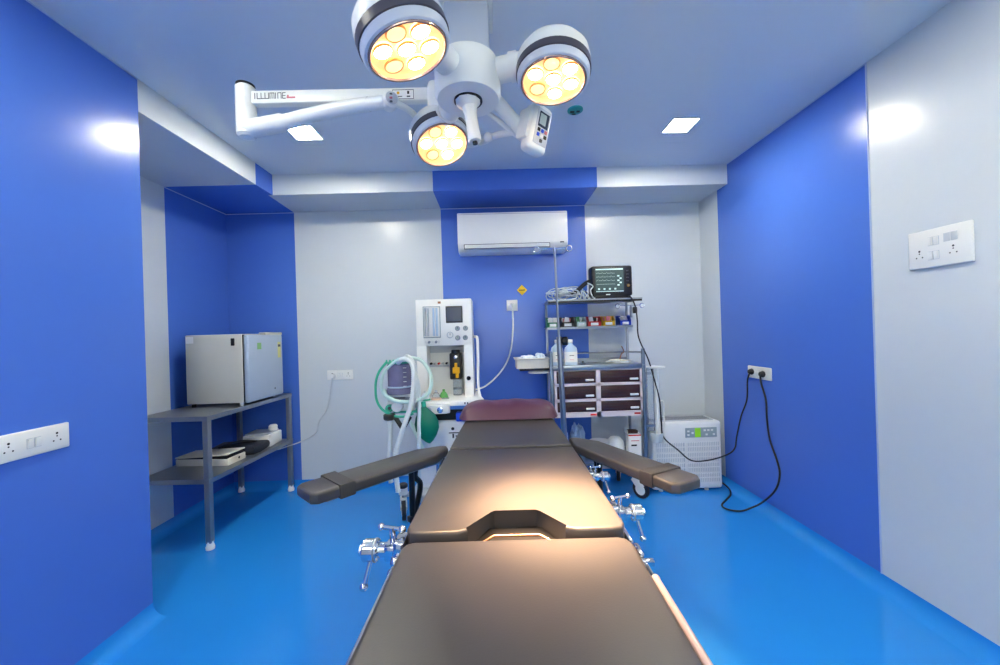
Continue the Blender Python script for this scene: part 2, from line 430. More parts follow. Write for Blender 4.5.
# hub
hub = Vector((-.063, 1.32, 2.15))
g = G()
g.lathe(LAMPW, [(.048, .0), (.050, -.003), (.104, -.003), (.112, .012), (.112, .10), (.104, .125), (.08, .142), (0, .15)], hub, (0,0,1), 48)
g.build('hub', SL)
g = G()
g.lathe(BLACK, [(.0485, 0), (.0485, .008), (.046, .008)], hub-Vector((0,0,.006)), seg=32)
g.build('hub_groove', SL)
g = G(); hd = Vector((.13, -.02, -1)).normalized()
g.lathe(CREAM if 0 else LAMPW, [(.046, 0), (.046, .006), (.036, .020), (.026, .028), (.024, .04), (.021, .055), (.022, .115), (.024, .138), (.020, .146), (0, .148)], hub+Vector((0,0,.002)), hd, 10)
e = hub+hd*.146
g.cyl(BLACK, e, e+hd*.008, .009, seg=12)
g.build('handle', SL)
focus = Vector((.16, 1.22, .86))
def pod(c, label, f=None, rz=0, sc=1, cone=36, en=150):
    c = Vector(c); f = f or focus
    d = (Vector(f)-c).normalized()
    root = thing_part = None
    q = Vector((0,0,1)).rotation_difference(-d).to_matrix().to_4x4()
    M = Matrix.Translation(c) @ q @ Matrix.Rotation(rz, 4, 'Z') @ Matrix.Scale(sc, 4)
    g = G()
    g.lathe(LAMPW, [(.124, .050), (.1255, .066), (.121, .088), (.106, .110), (.082, .124), (.04, .131), (0, .132)], M=M, seg=48)
    p = g.build('lamp_head', SL); p['label'] = label
    g = G(); g.lathe(BAND, [(.123, .022), (.1265, .024), (.1265, .048), (.124, .050)], M=M, seg=48, cap=False); g.build('grey_band', p)
    g = G(); g.lathe(RIMG, [(.108, .0), (.113, -.004), (.118, -.001), (.122, .008), (.123, .022)], M=M, seg=48, cap=False)
    g.build('housing_ring', p)
    g = G(); g.lathe(GLASSM, [(.102, -.001), (.104, -.006), (.109, -.006), (.111, -.001), (.108, .004), (.102, -.001)], M=M, seg=48, cap=False)
    g.build('glass_rim', p)
    g = G()
    g.lathe(WARM, [(.106, .0), (.104, .004), (.1, .012), (0, .014)], M=M, seg=40, cap=False)
    g.build('reflector', p)
    for k in range(7):
        a = 2*PI*k/6; rr = 0 if k == 6 else .066
        Mk = M @ Matrix.Translation((rr*math.cos(a), rr*math.sin(a), .006))
        g = G(); g.lathe(DIM if k in (2, 4) else HOT, [(0, -.005), (.016, -.004), (.024, 0), (.0245, .003)], M=Mk, seg=20)
        g.lathe(GOLD, [(.0245, .0), (.026, -.002), (.028, .0), (.028, .004)], M=Mk, seg=20, cap=False)
        g.build('lamp_lens', p)
    # the beam of the head
    L = bpy.data.lights.new('lamp_beam', 'SPOT'); L.energy = en; L.color = (1, .62, .34); L.spot_size = R(cone); L.spot_blend = 1; L.shadow_soft_size = .09
    o = bpy.data.objects.new('lamp_beam', L); COL.objects.link(o)
    o.parent = p
    Mw = Matrix.Translation(c+d*.02) @ d.to_track_quat('-Z', 'Y').to_matrix().to_4x4()
    o.matrix_local = W[SL].inverted() @ Mw
    return c, d
PODS = [((-.207, 1.035, 2.109), 'nearest left lamp head, the largest in view', (.19, 1.09, .85), .99, 48, 210), ((.219, 1.25, 2.163), 'right lamp head', (.17, 1.08, .85), .96, 25, 500), ((-.19, 1.60, 2.135), 'far lamp head, the lowest in view', (.16, 1.13, .85), .98, 24, 540)]
for c, lb, f, sc, cone, en in PODS:
    c, d = pod(c, lb, f, .3, sc, cone, en)
    # neck from hub to head
    g = G(); a = hub+Vector((0, 0, .075)); bb = Vector(c)-d*.088
    dd = (bb-a).normalized()
    g.tube(LAMPW, [a+dd*.05, bb-dd*.06], .040, seg=24, smooth=False)
    g.tube(LAMPW, [bb-dd*.145, bb-dd*.115], .045, seg=24, smooth=False)
    g.build('head_neck', SL)
# control panel box
cm = Matrix.Translation((.192, 1.46, 2.122)) @ Euler((R(10), R(8), R(38))).to_matrix().to_4x4() @ Matrix.Scale(1.14, 4)
g = G(); g.box(LAMPW, (-.045, -.022, -.085), (.04, .03, .07), .018, M=cm, seg=3)
g.prism(LAMPW, [(-.035, -.03), (.04, -.03), (.04, .03), (-.035, .02)], -.05, .05, M=cm @ Matrix.Translation((-.02,.02,0)), bev=.01)
cp = g.build('control_panel', SL)
g = G(); g.box(PLASG, (-.03, -.0235, -.06), (.028, -.021, .052), .002, M=cm)
g.box(LCD, (-.022, -.0255, -.005), (.02, -.0235, .042), M=cm); g.box(PANELK, (-.019, -.0262, .002), (.008, -.0255, .036), M=cm)
for a, b_, mm in ((-.02, -.02, INKK), (-.004, -.02, BLU), (.011, -.02, INKR), (-.02, -.036, BLU), (-.004, -.036, LABEL), (.011, -.036, INKK), (-.004, -.052, INKG)):
    g.box(mm, (a, -.0262, b_), (a+.01, -.0235, b_+.01), M=cm)
g.build('keypad', cp)

# ------------------------------------------------------------------ air conditioner
AC = thing('air_conditioner', (.19, YK, 2.05), 'white split air conditioner unit high on the blue back wall', 'air conditioner')
x0, x1, yf = -.285, .665, 3.31
g = G()
prof = [(YK, 2.06), (YK, 2.395), (yf+.03, 2.395), (yf+.005, 2.385), (yf, 2.36), (yf-.004, 2.13), (yf+.01, 2.10), (yf+.06, 2.065), (yf+.1, 2.055)]
M = Matrix(((0,0,1,0),(1,0,0,0),(0,1,0,0),(0,0,0,1)))
g.prism(GLOSSW, prof, x0, x1, M=M, bev=.006)
g.build('casing', AC)
g = G(); g.box(BAND, (x0+.052, yf-.003, 2.077), (x1-.157, yf+.028, 2.1165)); g.box(PLASG, (x0+.05, yf-.002, 2.075), (x1-.155, yf+.03, 2.118), .004, M=Matrix.Translation((0,.0,0))); 
g.box(PLAS, (x0+.058, yf-.006, 2.081), (x1-.162, yf+.0, 2.112), .002); g.build('louvre', AC)
g = G(); g.box(BLACK, (x1-.07, yf-.006, 2.112), (x1-.035, yf+.0, 2.122), .002); g.build('display', AC)
g = G(); g.box(PLASG, (x0+.01, yf+.002, 2.372), (x1-.01, yf+.2, 2.377)); g.build('top_groove', AC)

# ------------------------------------------------------------------ sockets, signs, cords
def holes(g, M, s=1):
    for x, z, r in ((0, .016, .0045), (0, .005, .003), (-.012, -.012, .0032), (.012, -.012, .0032)):
        g.lathe(INKK, [(r*s, 0), (0, .0006)], (x*s, -.0008, z*s), (0,-1,0), 10, M=M)
def rocker(g, M, w=.018, h=.034):
    g.box(PLASG, (-w/2-.0015, -.001, -h/2-.0015), (w/2+.0015, .0, h/2+.0015), M=M)
    g.box(PLAS, (-w/2, -.005, -h/2), (w/2, .0, h/2), .002, M=M @ Matrix.Rotation(R(4), 4, 'X'))
def plate(name, M, w, h, label, items, t=.012):
    """M maps local (x along wall, -y out of wall, z up)"""
    o = thing(name, M.translation, label, 'wall socket')
    g = G(); g.box(PLAS, (-w/2, -t, -h/2), (w/2, 0, h/2), .005, M=M, seg=3); f = g.build('face_plate', o)
    for kind, x, z in items:
        Mk = M @ Matrix.Translation((x, -t, z)); g = G()
        if kind == 's': holes(g, Mk); g.build('socket', o)
        elif kind == 'b': g.box(PLASG, (-.012, -.0012, -.018), (.012, 0, .018), .001, M=Mk); g.build('blank_insert', o)
        else: rocker(g, Mk); g.build('rocker_switch', o)
    return o
MR = lambda y, z: Matrix.Translation((XR, y, z)) @ Matrix.Rotation(-PI/2, 4, 'Z')      # right wall: out = -X
ML = lambda y, z: Matrix.Translation((XL, y, z)) @ Matrix.Rotation(PI/2, 4, 'Z')
MB = lambda x, z: Matrix.Translation((x, YK, z))
# right wall: local x -> -Y
plate('switch_socket_plate', MR(1.624, 1.661), .238, .168, 'large white double row socket and switch plate on the pale right wall', [('s', -.072, -.022), ('w', -.028, .03), ('w', -.006, .03), ('w', -.028, -.032), ('w', -.006, -.032), ('b', .033, .035), ('b', .059, .035), ('s', .055, -.022)])
plate('socket_plate', MR(2.775, 1.0), .242, .09, 'white socket plate on the blue right wall with two black plugs in it', [('s', -.075, 0), ('w', -.022, 0), ('w', 0, 0), ('s', .045, 0)])
plate('socket_plate', ML(1.453, .997), .242, .098, 'white socket plate with two switches on the near blue left wall', [('s', -.075, 0), ('w', -.012, 0), ('w', .012, 0), ('s', .075, 0)])
plate('socket_plate', MB(-1.407, 1.012), .235, .088, 'white socket plate on the pale back wall left of the anaesthesia machine', [('s', -.07, 0), ('w', -.01, 0), ('w', .014, 0), ('s', .075, 0)])
plate('socket_plate', MB(.176, 1.597), .1, .1, 'small square white socket on the blue back wall with one white plug', [('s', 0, 0)])

def plug(g, c, out, m):
    c = Vector(c); o = Vector(out)
    g.cyl(m, c, c+o*.03, .024, .018, seg=8, bev=.004)
def cord(name, pts, r, m, label, plugc=None, out=None, pm=None):
    o = thing(name, pts[0], label, 'power cord')
    g = G(); g.tube(m, pts, r, seg=8); g.build('cable', o)
    if plugc:
        g = G(); plug(g, plugc, out, pm or m); g.build('plug', o)
    return o
cord('power_cord', [(1.895, 2.842, .985), (1.885, 2.85, .93), (1.89, 2.872, .786), (1.88, 2.93, .651), (1.87, 2.975, .483), (1.86, 2.99, .388), (1.80, 3.0, .335), (1.66, 3.01, .295), (1.53, 3.02, .295), (1.43, 3.03, .379), (1.325, 3.04, .479), (1.31, 3.04, .6), (1.30, 3.04, .78), (1.27, 3.05, .93), (1.225, 3.05, 1.1), (1.165, 3.08, 1.275), (1.165, 3.1, 1.42), (1.16, 3.12, 1.53), (1.13, 3.14, 1.612), (1.12, 3.25, 1.63)],
     .0055, RUBBER, 'black cord hanging from the rack monitor to the far plug on the blue right wall', (XR-.012, 2.842, 1.003), (-1, 0, 0), BLACK)
cord('power_cord', [(1.895, 2.723, .985), (1.885, 2.70, .93), (1.90, 2.68, .82), (1.90, 2.675, .68), (1.90, 2.652, .546), (1.90, 2.59, .42), (1.90, 2.57, .33), (1.88, 2.59, .22), (1.85, 2.68, .10), (1.80, 2.73, .04), (1.74, 2.75, .012), (1.67, 2.79, .008), (1.67, 2.86, .008), (1.76, 2.95, .008), (1.84, 3.03, .008), (1.87, 3.10, .03), (1.85, 3.20, .05), (1.78, 3.34, .06)],
     .0065, RUBBER, 'black cord looping to the floor from the near plug to the air purifier', (XR-.012, 2.723, .997), (-1, 0, 0), BLACK)
cord('power_cord', [(.176, 3.49, 1.59), (.176, 3.475, 1.53), (.174, 3.47, 1.38), (.150, 3.46, 1.2), (.095, 3.45, 1.06), (0, 3.42, .95), (-.09, 3.38, .885), (-.17, 3.3, .87), (-.21, 3.25, .87)],
     .0075, GLOSSW, 'white cord sagging from the small square socket to the anaesthesia machine', (.176, YK-.012, 1.6), (0, -1, 0), PLAS)
cord('power_cord', [(-1.465, 3.5, 1.0), (-1.475, 3.495, .95), (-1.505, 3.5, .79), (-1.535, 3.5, .69), (-1.60, 3.5, .60), (-1.63, 3.5, .50), (-1.73, 3.49, .44), (-1.83, 3.44, .41), (-1.93, 3.36, .40), (-2.0, 3.3, .47)],
     .005, PLASG, 'thin grey cord from the pale back wall socket to the steel stand', (-1.465, YK-.012, 1.005), (0, -1, 0), PLAS)
g = G(); M = MB(.271, 1.735)
g.box(YSTK, (-.034, -.003, -.034), (.034, 0, .034), .001, M=M @ Matrix.Rotation(PI/4, 4, 'Y'))
g.box(INKK, (-.028, -.004, -.004), (.028, -.003, .004), M=M)
tag(g.build('warning_sticker'), 'small yellow diamond sticker on the blue back wall above the square socket', 'sticker')

# ------------------------------------------------------------------ steel stand in the alcove
ST = thing('steel_stand', (-2.1, 3.0, 0), 'two-shelf stainless steel stand in the blue alcove', 'stand')
sx0, sx1, sy0, sy1 = -2.35, -1.865, 2.515, 3.475; L = .035
for x in (sx0, sx1-L):
    for y in (sy0, sy1-L):
        g = G(); g.box(STEELD, (x, y, .045), (x+L, y+L, .855), .003); lg = g.build('leg', ST)
        g = G(); g.lathe(GLOSSW, [(.012, 0), (.024, .004), (.026, .02), (.022, .032), (.019, .045), (.019, .055)], (x+L/2, y+L/2, 0), seg=20); g.build('foot_cap', lg)
def tray(z, nm, d=.03):
    g = G(); g.box(STEELD, (sx0, sy0, z-.006), (sx1, sy1, z))
    for a in (((sx0, sy0), (sx1, sy0+.003)), ((sx0, sy1-.003), (sx1, sy1)), ((sx0, sy0), (sx0+.003, sy1)), ((sx1-.003, sy0), (sx1, sy1))):
        g.box(STEEL, (a[0][0]-.002, a[0][1]-.002, z-d), (a[1][0]+.002, a[1][1]+.002, z))
    g.build(nm, ST)
tray(.868, 'top_shelf'); tray(.462, 'lower_shelf')

ST.matrix_world = Matrix.Translation((-1.88, 2.53, 0)) @ Matrix.Rotation(R(-2.4), 4, 'Z') @ Matrix.Translation((1.88, -2.53, 0)) @ W[ST]
# fridge
FR = thing('mini_fridge', (-2.03, 3.1, .868), 'small silver fridge standing on top of the steel stand', 'fridge')
fz0, fz1 = .893, 1.40; fy0, fy1 = 2.86, 3.32; fx0, fx1, fd = -2.265, -1.853, -1.808
g = G(); g.box(SILV, (fx0, fy0, fz0), (fx1, fy1, fz1), .006); g.build('cabinet', FR)
g = G(); g.box(DARK, (fx1-.002, fy0+.006, fz0+.006), (fx1+.008, fy1-.006, fz1-.006)); g.build('door_seal', FR)
g = G(); g.box(SILVD, (fx1+.008, fy0, fz0-.002), (fd, fy1, fz1-.008), .012, seg=3); dr = g.build('door', FR)
g = G(); g.box(SILV, (fx1-.01, fy0+.22, fz1-.012), (fd, fy1, fz1+.012), .006); g.build('top_trim', FR)
g = G(); g.box(BLACK, (fx1-.075, fy0-.012, fz1-.085), (fx1-.05, fy0, fz1-.03), .004); g.build('hinge_clip', FR)
g = G(); g.box(LABEL, (fx0+.006, fy0-.001, fz1-.06), (fx0+.06, fy0+.001, fz1-.01)); g.build('side_label', FR)
g = G(); g.box(mat('green_sticker', (130,185,120), .5), (fd-.001, fy0+.11, fz1-.12), (fd+.0008, fy0+.16, fz1-.07)); g.build('green_sticker', dr)
g = G(); g.box(mat('energy_sticker', (222,214,140), .5), (fd-.001, fy1-.075, fz1-.20), (fd+.0008, fy1-.03, fz1-.07)); g.box(BAND, (fd, fy1-.07, fz1-.11), (fd+.0012, fy1-.035, fz1-.09)); g.build('energy_sticker', dr)
g = G(); g.lathe(INKG, [(.007, 0), (.007, .002), (0, .003)], (fd, fy0+.33, fz0+.06), (1,0,0), 12); g.build('lock', dr)
g = G()
for x, y in ((fx0+.03, fy0+.03), (fx1-.03, fy0+.03), (fx0+.03, fy1-.03), (fx1-.03, fy1-.03)):
    g.cyl(PLASG if x > -2 else DARK, (x, y, .868), (x, y, fz0+.002), .014, seg=12)
g.build('feet', FR)

# things on the lower shelf
g = G(); M = Matrix.Translation((-2.10, 2.87, .462)) @ Matrix.Rotation(R(-4), 4, 'Z')
g.box(CREAM, (-.2, -.09, .0), (.19, .09, .05), .006, M=M); g.box(DARK, (-.19, -.085, .05), (.18, .085, .058), M=M)
g.box(CREAM, (-.2, -.09, .064), (.19, .09, .074), .003, M=M @ Matrix.Rotation(R(-3), 4, 'Y'))
g.lathe(INKK, [(.009, 0), (0, .002)], (.191, .02, .028), (1,0,0), 12, M=M)
t = tag(g.build('instrument_case'), 'flat cream instrument case at the near end of the lower stand shelf', 'case')
g = G(); M = Matrix.Translation((-2.03, 3.10, .462)) @ Matrix.Rotation(R(8), 4, 'Z')
pts = [(-.2, -.12), (.14, -.12), (.165, -.04), (.165, .10), (-.2, .12)]
g.prism(BAGM, pts, 0, .07, .03, M=M, seg=3)
g.tube(BAGM, [(-.12, -.1, .07), (0, -.05, .10), (.09, .05, .068)], .008, M=M)
tag(g.build('soft_case'), 'dark soft zip case lying between the cream case and the white box', 'case')
WB = thing('white_appliance', (-1.98, 3.3, .462), 'white box with a rounded cap near the far end of the lower stand shelf', 'box')
g = G(); M = Matrix.Translation((-2.0, 3.3, .462)) @ Matrix.Rotation(R(3), 4, 'Z')
g.box(PLAS, (-.10, -.09, 0), (.12, .11, .10), .012, M=M, seg=3); g.build('body', WB)
g = G(); g.box(PLASG, (-.09, -.08, .1), (.1, .1, .112), .005, M=M); g.build('lid', WB)
g = G(); g.cyl(GLOSSW, (.07, .06, .1), (.07, .06, .155), .035, bev=.01, M=M); g.build('cap', WB)

# ------------------------------------------------------------------ operating table
TM = Matrix.Translation((.033, .58, 0)) @ Matrix.Rotation(R(-1.35), 4, 'Z') @ Matrix.Translation((0, -.58, 0))
OT = thing('operating_table', TM @ Vector((0, 1.3, 0)), 'long black padded operating table running away from the viewpoint', 'operating table', rz=R(-1.35))
TZ = .85; HW = .272
def rounded_rect(x0, y0, x1, y1, r, n=5, corners=(1,1,1,1)):
    out = []
    for (cx, cy, a0), k in zip(((x1-r, y1-r, 0), (x0+r, y1-r, 90), (x0+r, y0+r, 180), (x1-r, y0+r, 270)), corners):
        if k:
            for i in range(n+1):
                a = R(a0+90*i/n); out.append((cx+r*math.cos(a), cy+r*math.sin(a)))
        else:
            a = R(a0+45); out.append((cx+r*(1 if math.cos(a) > 0 else -1), cy+r*(1 if math.sin(a) > 0 else -1)))
    return out
g = G(TM); g.prism(LEATH, [(.279, .925), (.270, .947), (.250, .956), (-.255, .956), (-.275, .947), (-.283, .925), (-.276, -.25), (.258, -.25)], TZ-.082, TZ-.011, .012, seg=4); g.build('leg_section', OT)
# seat/back section with the perineal notch
poly = [(HW+.008, 1.0), (HW-.002, .98), (HW-.03, .974), (.150, .974), (.125, .984), (.075, 1.08), (.06, 1.092), (-.06, 1.092), (-.075, 1.08), (-.125, .984), (-.150, .974), (-HW+.028, .974), (-HW-.002, .98), (-HW-.012, 1.0), (-HW+.003, 1.668), (HW-.003, 1.668)]
poly = poly[::1]
g = G(TM); g.prism(LEATH, poly, TZ-.07, TZ, .008, seg=3); g.build('seat_section', OT)
g = G(TM); g.prism(LEATH, [(HW-.006, 1.684), (HW-.015, 1.9), (HW-.028, 2.36), (HW-.045, 2.42), (-HW+.045, 2.42), (-HW+.028, 2.36), (-HW+.015, 1.9), (-HW+.006, 1.684)], TZ-.07, TZ+.005, .008, seg=3); g.build('head_section', OT)
g = G(TM); g.box(BLACK, (-.12, .96, TZ-.068), (.12, 1.085, TZ-.05), .003)
g.tube(BRASS, [(-.095, .965, TZ-.03), (-.06, 1.005, TZ-.03), (.06, 1.005, TZ-.03), (.095, .965, TZ-.03)], .003, smooth=False)
g.prism(BLACK, [(-.09, .961), (.09, .961), (.058, 1.003), (-.058, 1.003)], TZ-.05, TZ-.032)
g.build('notch_plate', OT)
g = G(TM)
for v0, v1 in ((-.22, .92), (.96, 1.66), (1.69, 2.40)):
    g.box(STEELD, (-HW+.02, v0, TZ-.092), (HW-.02, v1, TZ-.072), .003)
g.build('top_frame', OT)
for s_ in (-1, 1):
    for v0, v1 in ((-.2, .89), (.97, 1.66)):
        g = G(TM); xx = s_*(HW+.016)
        g.box(CHROME, (xx-.005, v0, TZ-.062), (xx+.005, v1, TZ-.032), .002)
        for k in range(3):
            v = v0+.06+(v1-v0-.12)*k/2
            g.cyl(CHROME, (xx, v, TZ-.08), (s_*(HW-.05), v, TZ-.08), .008, seg=10)
            g.box(CHROME, (xx-.004, v-.012, TZ-.085), (xx+.004, v+.012, TZ-.06))
        g.build('side_rail', OT)
# pinkish side guard of the leg section, with its end stop
g = G(TM); g.tube(RAILM, [(HW-.002, -.2, TZ-.02), (HW+.010, .80, TZ-.02)], .008, seg=12, smooth=False)
g.ball(RAILM, (HW+.010, .80, TZ-.02), .009)
g.box(CHROME, (HW+.008, .895, TZ-.055), (HW+.022, .94, TZ-.02), .004); g.box(CHROME, (HW+.006, .88, TZ-.045), (HW+.04, .893, TZ-.03), .003)
g.build('leg_section_bar', OT)
# column and base
g = G(TM)
g.box(STEEL, (-.13, 1.15, .30), (.13, 1.50, .76), .02)
g.build('column', OT)
g = G(TM); g.box(STEEL, (-.15, 1.13, .18), (.15, 1.52, .50), .01); g.build('column_cover', OT)
g = G(TM); g.prism(PLASG, rounded_rect(-.19, .75, .19, 1.85, .06), .07, .18, .02, seg=3); bs = g.build('base', OT)
for x in (-.15, .15):
    for y in (.82, 1.78):
        g = G(TM); g.cyl(RUBBER, (x-.012, y, .035), (x+.012, y, .035), .035, bev=.004); g.build('caster', bs)
# clamps on the rails
def clamp(side, v, k=1.0, z=TZ-.047):
    """chrome rail clamp with a round socket and a T lever"""
    x = side*(HW+.018); M = TM @ Matrix.Translation((x, v, z)) @ Matrix.Diagonal((side*k, k, k, 1))
    g = G(); g.box(CHROME, (-.008, -.03, -.035), (.02, .03, .03), .004, M=M); g.box(CHROME, (.018, -.022, -.02), (.045, .022, .018), .004, M=M)
    g.box(CHROME, (.005, -.02, -.06), (.03, .018, -.03), .004, M=M)
    c = g.build('rail_clamp', OT)
    g = G(); g.cyl(CHROME, (.04, 0, 0), (.062, 0, 0), .018, M=M); g.cyl(CHROME, (.062, 0, 0), (.104, 0, 0), .027, bev=.004, M=M); g.cyl(STEELD, (.070, 0, 0), (.074, 0, 0), .0285, M=M)
    g.cyl(CHROME, (.104, 0, 0), (.112, 0, 0), .014, M=M); g.build('clamp_socket', c)
    g = G(); g.cyl(CHROME, (.085, 0, -.02), (.10, -.012, -.082), .006, seg=10, M=M); g.ball(CHROME, (.101, -.013, -.086), .011, M=M); g.build('clamp_lever', c)
    g = G(); g.cyl(CHROME, (.03, .01, .01), (.032, .012, .05), .008, seg=12, M=M); g.cyl(CHROME, (.008, .012, .045), (.058, .012, .052), .0055, seg=10, M=M)
    g.ball(CHROME, (.006, .012, .045), .010, M=M); g.ball(CHROME, (.06, .012, .053), .009, M=M); g.build('clamp_wing', c)
    g = G(); g.ball(CHROME, (.012, -.04, -.01), .012, M=M); g.ball(CHROME, (.02, -.045, -.034), .011, M=M); g.build('clamp_screw', c)
clamp(-1, .985, 1.0); clamp(1, 1.15, .85); clamp(1, 1.44, .65)

# arm boards
def armboard(inner, tip, w, label, bars=True):
    a = Vector((inner[0], inner[1], 0)); b_ = Vector((tip[0], tip[1], 0))
    d = (b_-a); Lb = d.length; ang = math.atan2(d.y, d.x)
    M = Matrix.Translation((a.x, a.y, 0)) @ Matrix.Rotation(ang, 4, 'Z')   # local x to the tip
    z1 = .832; z0 = z1-.040; h = w/2
    g = G(); g.prism(LEATH, [(.0, 0), (.015, -h*.35), (.12, -h), (Lb-.02, -h), (Lb, -h+.02), (Lb, h-.02), (Lb-.02, h), (.12, h), (.015, h*.35)], z0, z1, .010, M=M, seg=3)
    p = g.build('armboard', OT); p['label'] = label
    g = G(); xs = Lb*.81
    g.prism(STRAPM, [(xs-.028, -h-.006), (xs+.028, -h-.006), (xs+.028, h+.006), (xs-.028, h+.006)], z0-.006, z1+.006, .006, M=M); g.build('strap', p)
    g = G(); g.box(STEELD, (.06, -h+.03, z0-.012), (Lb-.06, h-.03, z0), .002, M=M); g.build('board_plate', p)
    g = G(); v = M @ Vector((.16, -.0, z0))
    for dx in (-.022, .03):
        xx = .2+dx
        if dx < 0: g.tube(BLACK, [(xx+.02, 0, z0-.005), (xx+.02, 0, z0-.25)], .013, smooth=False, M=M)
        else: g.tube(BLACK, [(xx-.06, .0, z0-.005), (xx-.05, 0, z0-.05), (xx-.075, 0, z0-.09), (xx-.06, 0, z0-.16), (xx-.03, 0, z0-.22)], .012, M=M)
    g.box(BLACK, (.1, -.012, z0-.235), (.22, .012, z0-.21), .004, M=M)
    g.build('board_bracket', p)
    g = G(); g.tube(CHROME, [(.14, 0, z0-.02), (.0, 0, z0-.03)], .008, smooth=False, M=M); g.cyl(CHROME, (.05, 0, z0-.07), (.05, 0, z0-.01), .012, M=M)
    g.ball(CHROME, (.05, 0, z0-.075), .014, M=M); g.build('board_pivot', p)
armboard((-.235, 1.80), (-.672, 1.335), .15, 'left arm board, reaching out toward the steel stand')
armboard((.36, 1.87), (.648, 1.29), .14, 'right arm board, reaching out toward the air purifier')

# pillow
g = G(); nx, ny = 26, 12; pw, pd, ph = .288, .13, .056
grid = {}
for side in (1, -1):
    for i in range(nx+1):
        for j in range(ny+1):
            u = -1+2*i/nx; v = -1+2*j/ny
            if side == -1 and (i in (0, nx) or j in (0, ny)): grid[(side, i, j)] = grid[(1, i, j)]; continue
            f = (1-abs(u)**6)**.6*(1-abs(v)**3)**.5
            z = (.088 if side > 0 else -.012)*f*(1+.04*math.sin(9*u+2*v)*(side > 0))
            z += (-.007*math.exp(-((u-.02)*18)**2)-.005*math.exp(-((u+.32+.25*v)*20)**2))*(side > 0)*(1-v*v)
            x = u*pw*(1-.10*abs(v)**3)*(1+.05*v*0); y = v*pd*(1-.07*abs(u)**4)
            grid[(side, i, j)] = g.bm.verts.new((x, y, z))
fs = []
for side in (1, -1):
    for i in range(nx):
        for j in range(ny):
            q = [grid[(side, a, b_)] for a, b_ in ((i, j), (i+1, j), (i+1, j+1), (i, j+1))]
            fs.append(g.bm.faces.new(q if side > 0 else q[::-1]))
g._fin(list(set(grid.values())), PILLOW, Matrix.Translation((.072, 2.285, TZ+.012)) @ Matrix.Rotation(R(-1.5), 4, 'Z'), fs)
tag(g.build('pillow', angle=80), 'plum vinyl pillow at the far end of the operating table', 'pillow')

# ------------------------------------------------------------------ anaesthesia machine
AN = thing('anaesthesia_machine', (-.38, 3.1, 0), 'white anaesthesia machine standing behind the head of the table', 'anaesthesia machine')
ax0, ax1, af, ab = -.612, -.172, 3.05, 3.34
g = G()
g.box(GLOSSW, (ax0, af, .85), (-.535, ab, 1.27))
g.box(GLOSSW, (-.24, af, .85), (ax1, ab, 1.27))
g.box(GLOSSW, (ax0, af-.001, 1.262), (ax1, ab+.001, 1.63), .006, seg=3)
g.box(PLAS, (-.54, ab-.12, .85), (-.235, ab, 1.27))
g.box(PLASG, (-.537, ab-.16, 1.085), (-.385, ab-.11, 1.10)); g.box(PLASG, (-.537, ab-.13, 1.2), (-.24, ab-.115, 1.262))
g.build('upper_housing', AN)
g = G(); g.box(PANELK, (-.555, af-.006, 1.325), (-.418, af+.002, 1.575), .002); g.box(LABEL, (-.548, af-.008, 1.333), (-.424, af-.005, 1.568)); fm = g.build('flowmeter_panel', AN)
for k, (xx, mm) in enumerate(((-.538, CLEAR), (-.515, CLEAR), (-.47, BOTT), (-.445, BOTT))):
    g = G(); g.cyl(mm if k > 1 else PLASG, (xx, af-.016, 1.34), (xx, af-.016, 1.56), .008, seg=12); g.build('flow_tube', fm)
for k, xx in enumerate((-.535, -.51, -.48, -.455, -.43)):
    g = G(); g.cyl(STEEL if k % 2 else PLAS, (xx, af-.026, 1.295-.004*(k % 2)), (xx, af, 1.295), .010, seg=14, bev=.002); g.build('flow_knob', AN)
g = G(); g.box(BLACK, (-.375, af-.006, 1.44), (-.243, af+.002, 1.572), .003); g.box(LCD, (-.367, af-.008, 1.452), (-.251, af-.005, 1.562)); g.build('screen', AN)
for xx, zz, rr in ((-.345, 1.345, .026), (-.285, 1.395, .02), (-.222+.0, 1.395, .02), (-.285, 1.32, .02), (-.225, 1.32, .02)):
    g = G(); g.lathe(STEELD if rr < .025 else PLASG, [(rr, 0), (rr, .01), (rr-.004, .014), (rr-.005, .010), (0, .010)], (xx, af, zz), (0,-1,0), 24)
    g.lathe(PANELK if rr < .025 else LABEL, [(rr-.006, 0), (0, .001)], (xx, af-.011, zz), (0,-1,0), 20)
    g.box(INKK, (xx-.001, af-.0128, zz-.002), (xx+.002, af-.011, zz+rr*.6)); g.build('gauge', AN)
g = G(); g.box(BRASS, (-.435, af-.003, 1.595), (-.412, af, 1.612)); g.build('badge', AN)
g = G(); g.lathe(CHROME, [(.014, 0), (.014, .012), (.018, .012), (.018, 0)], (-.208, af-.014, 1.0), (0,1,0), 20); g.lathe(PLAS, [(.012,0),(0,.01)], (-.208, af, 1.0), (0,-1,0), 16); g.build('outlet_ring', AN)
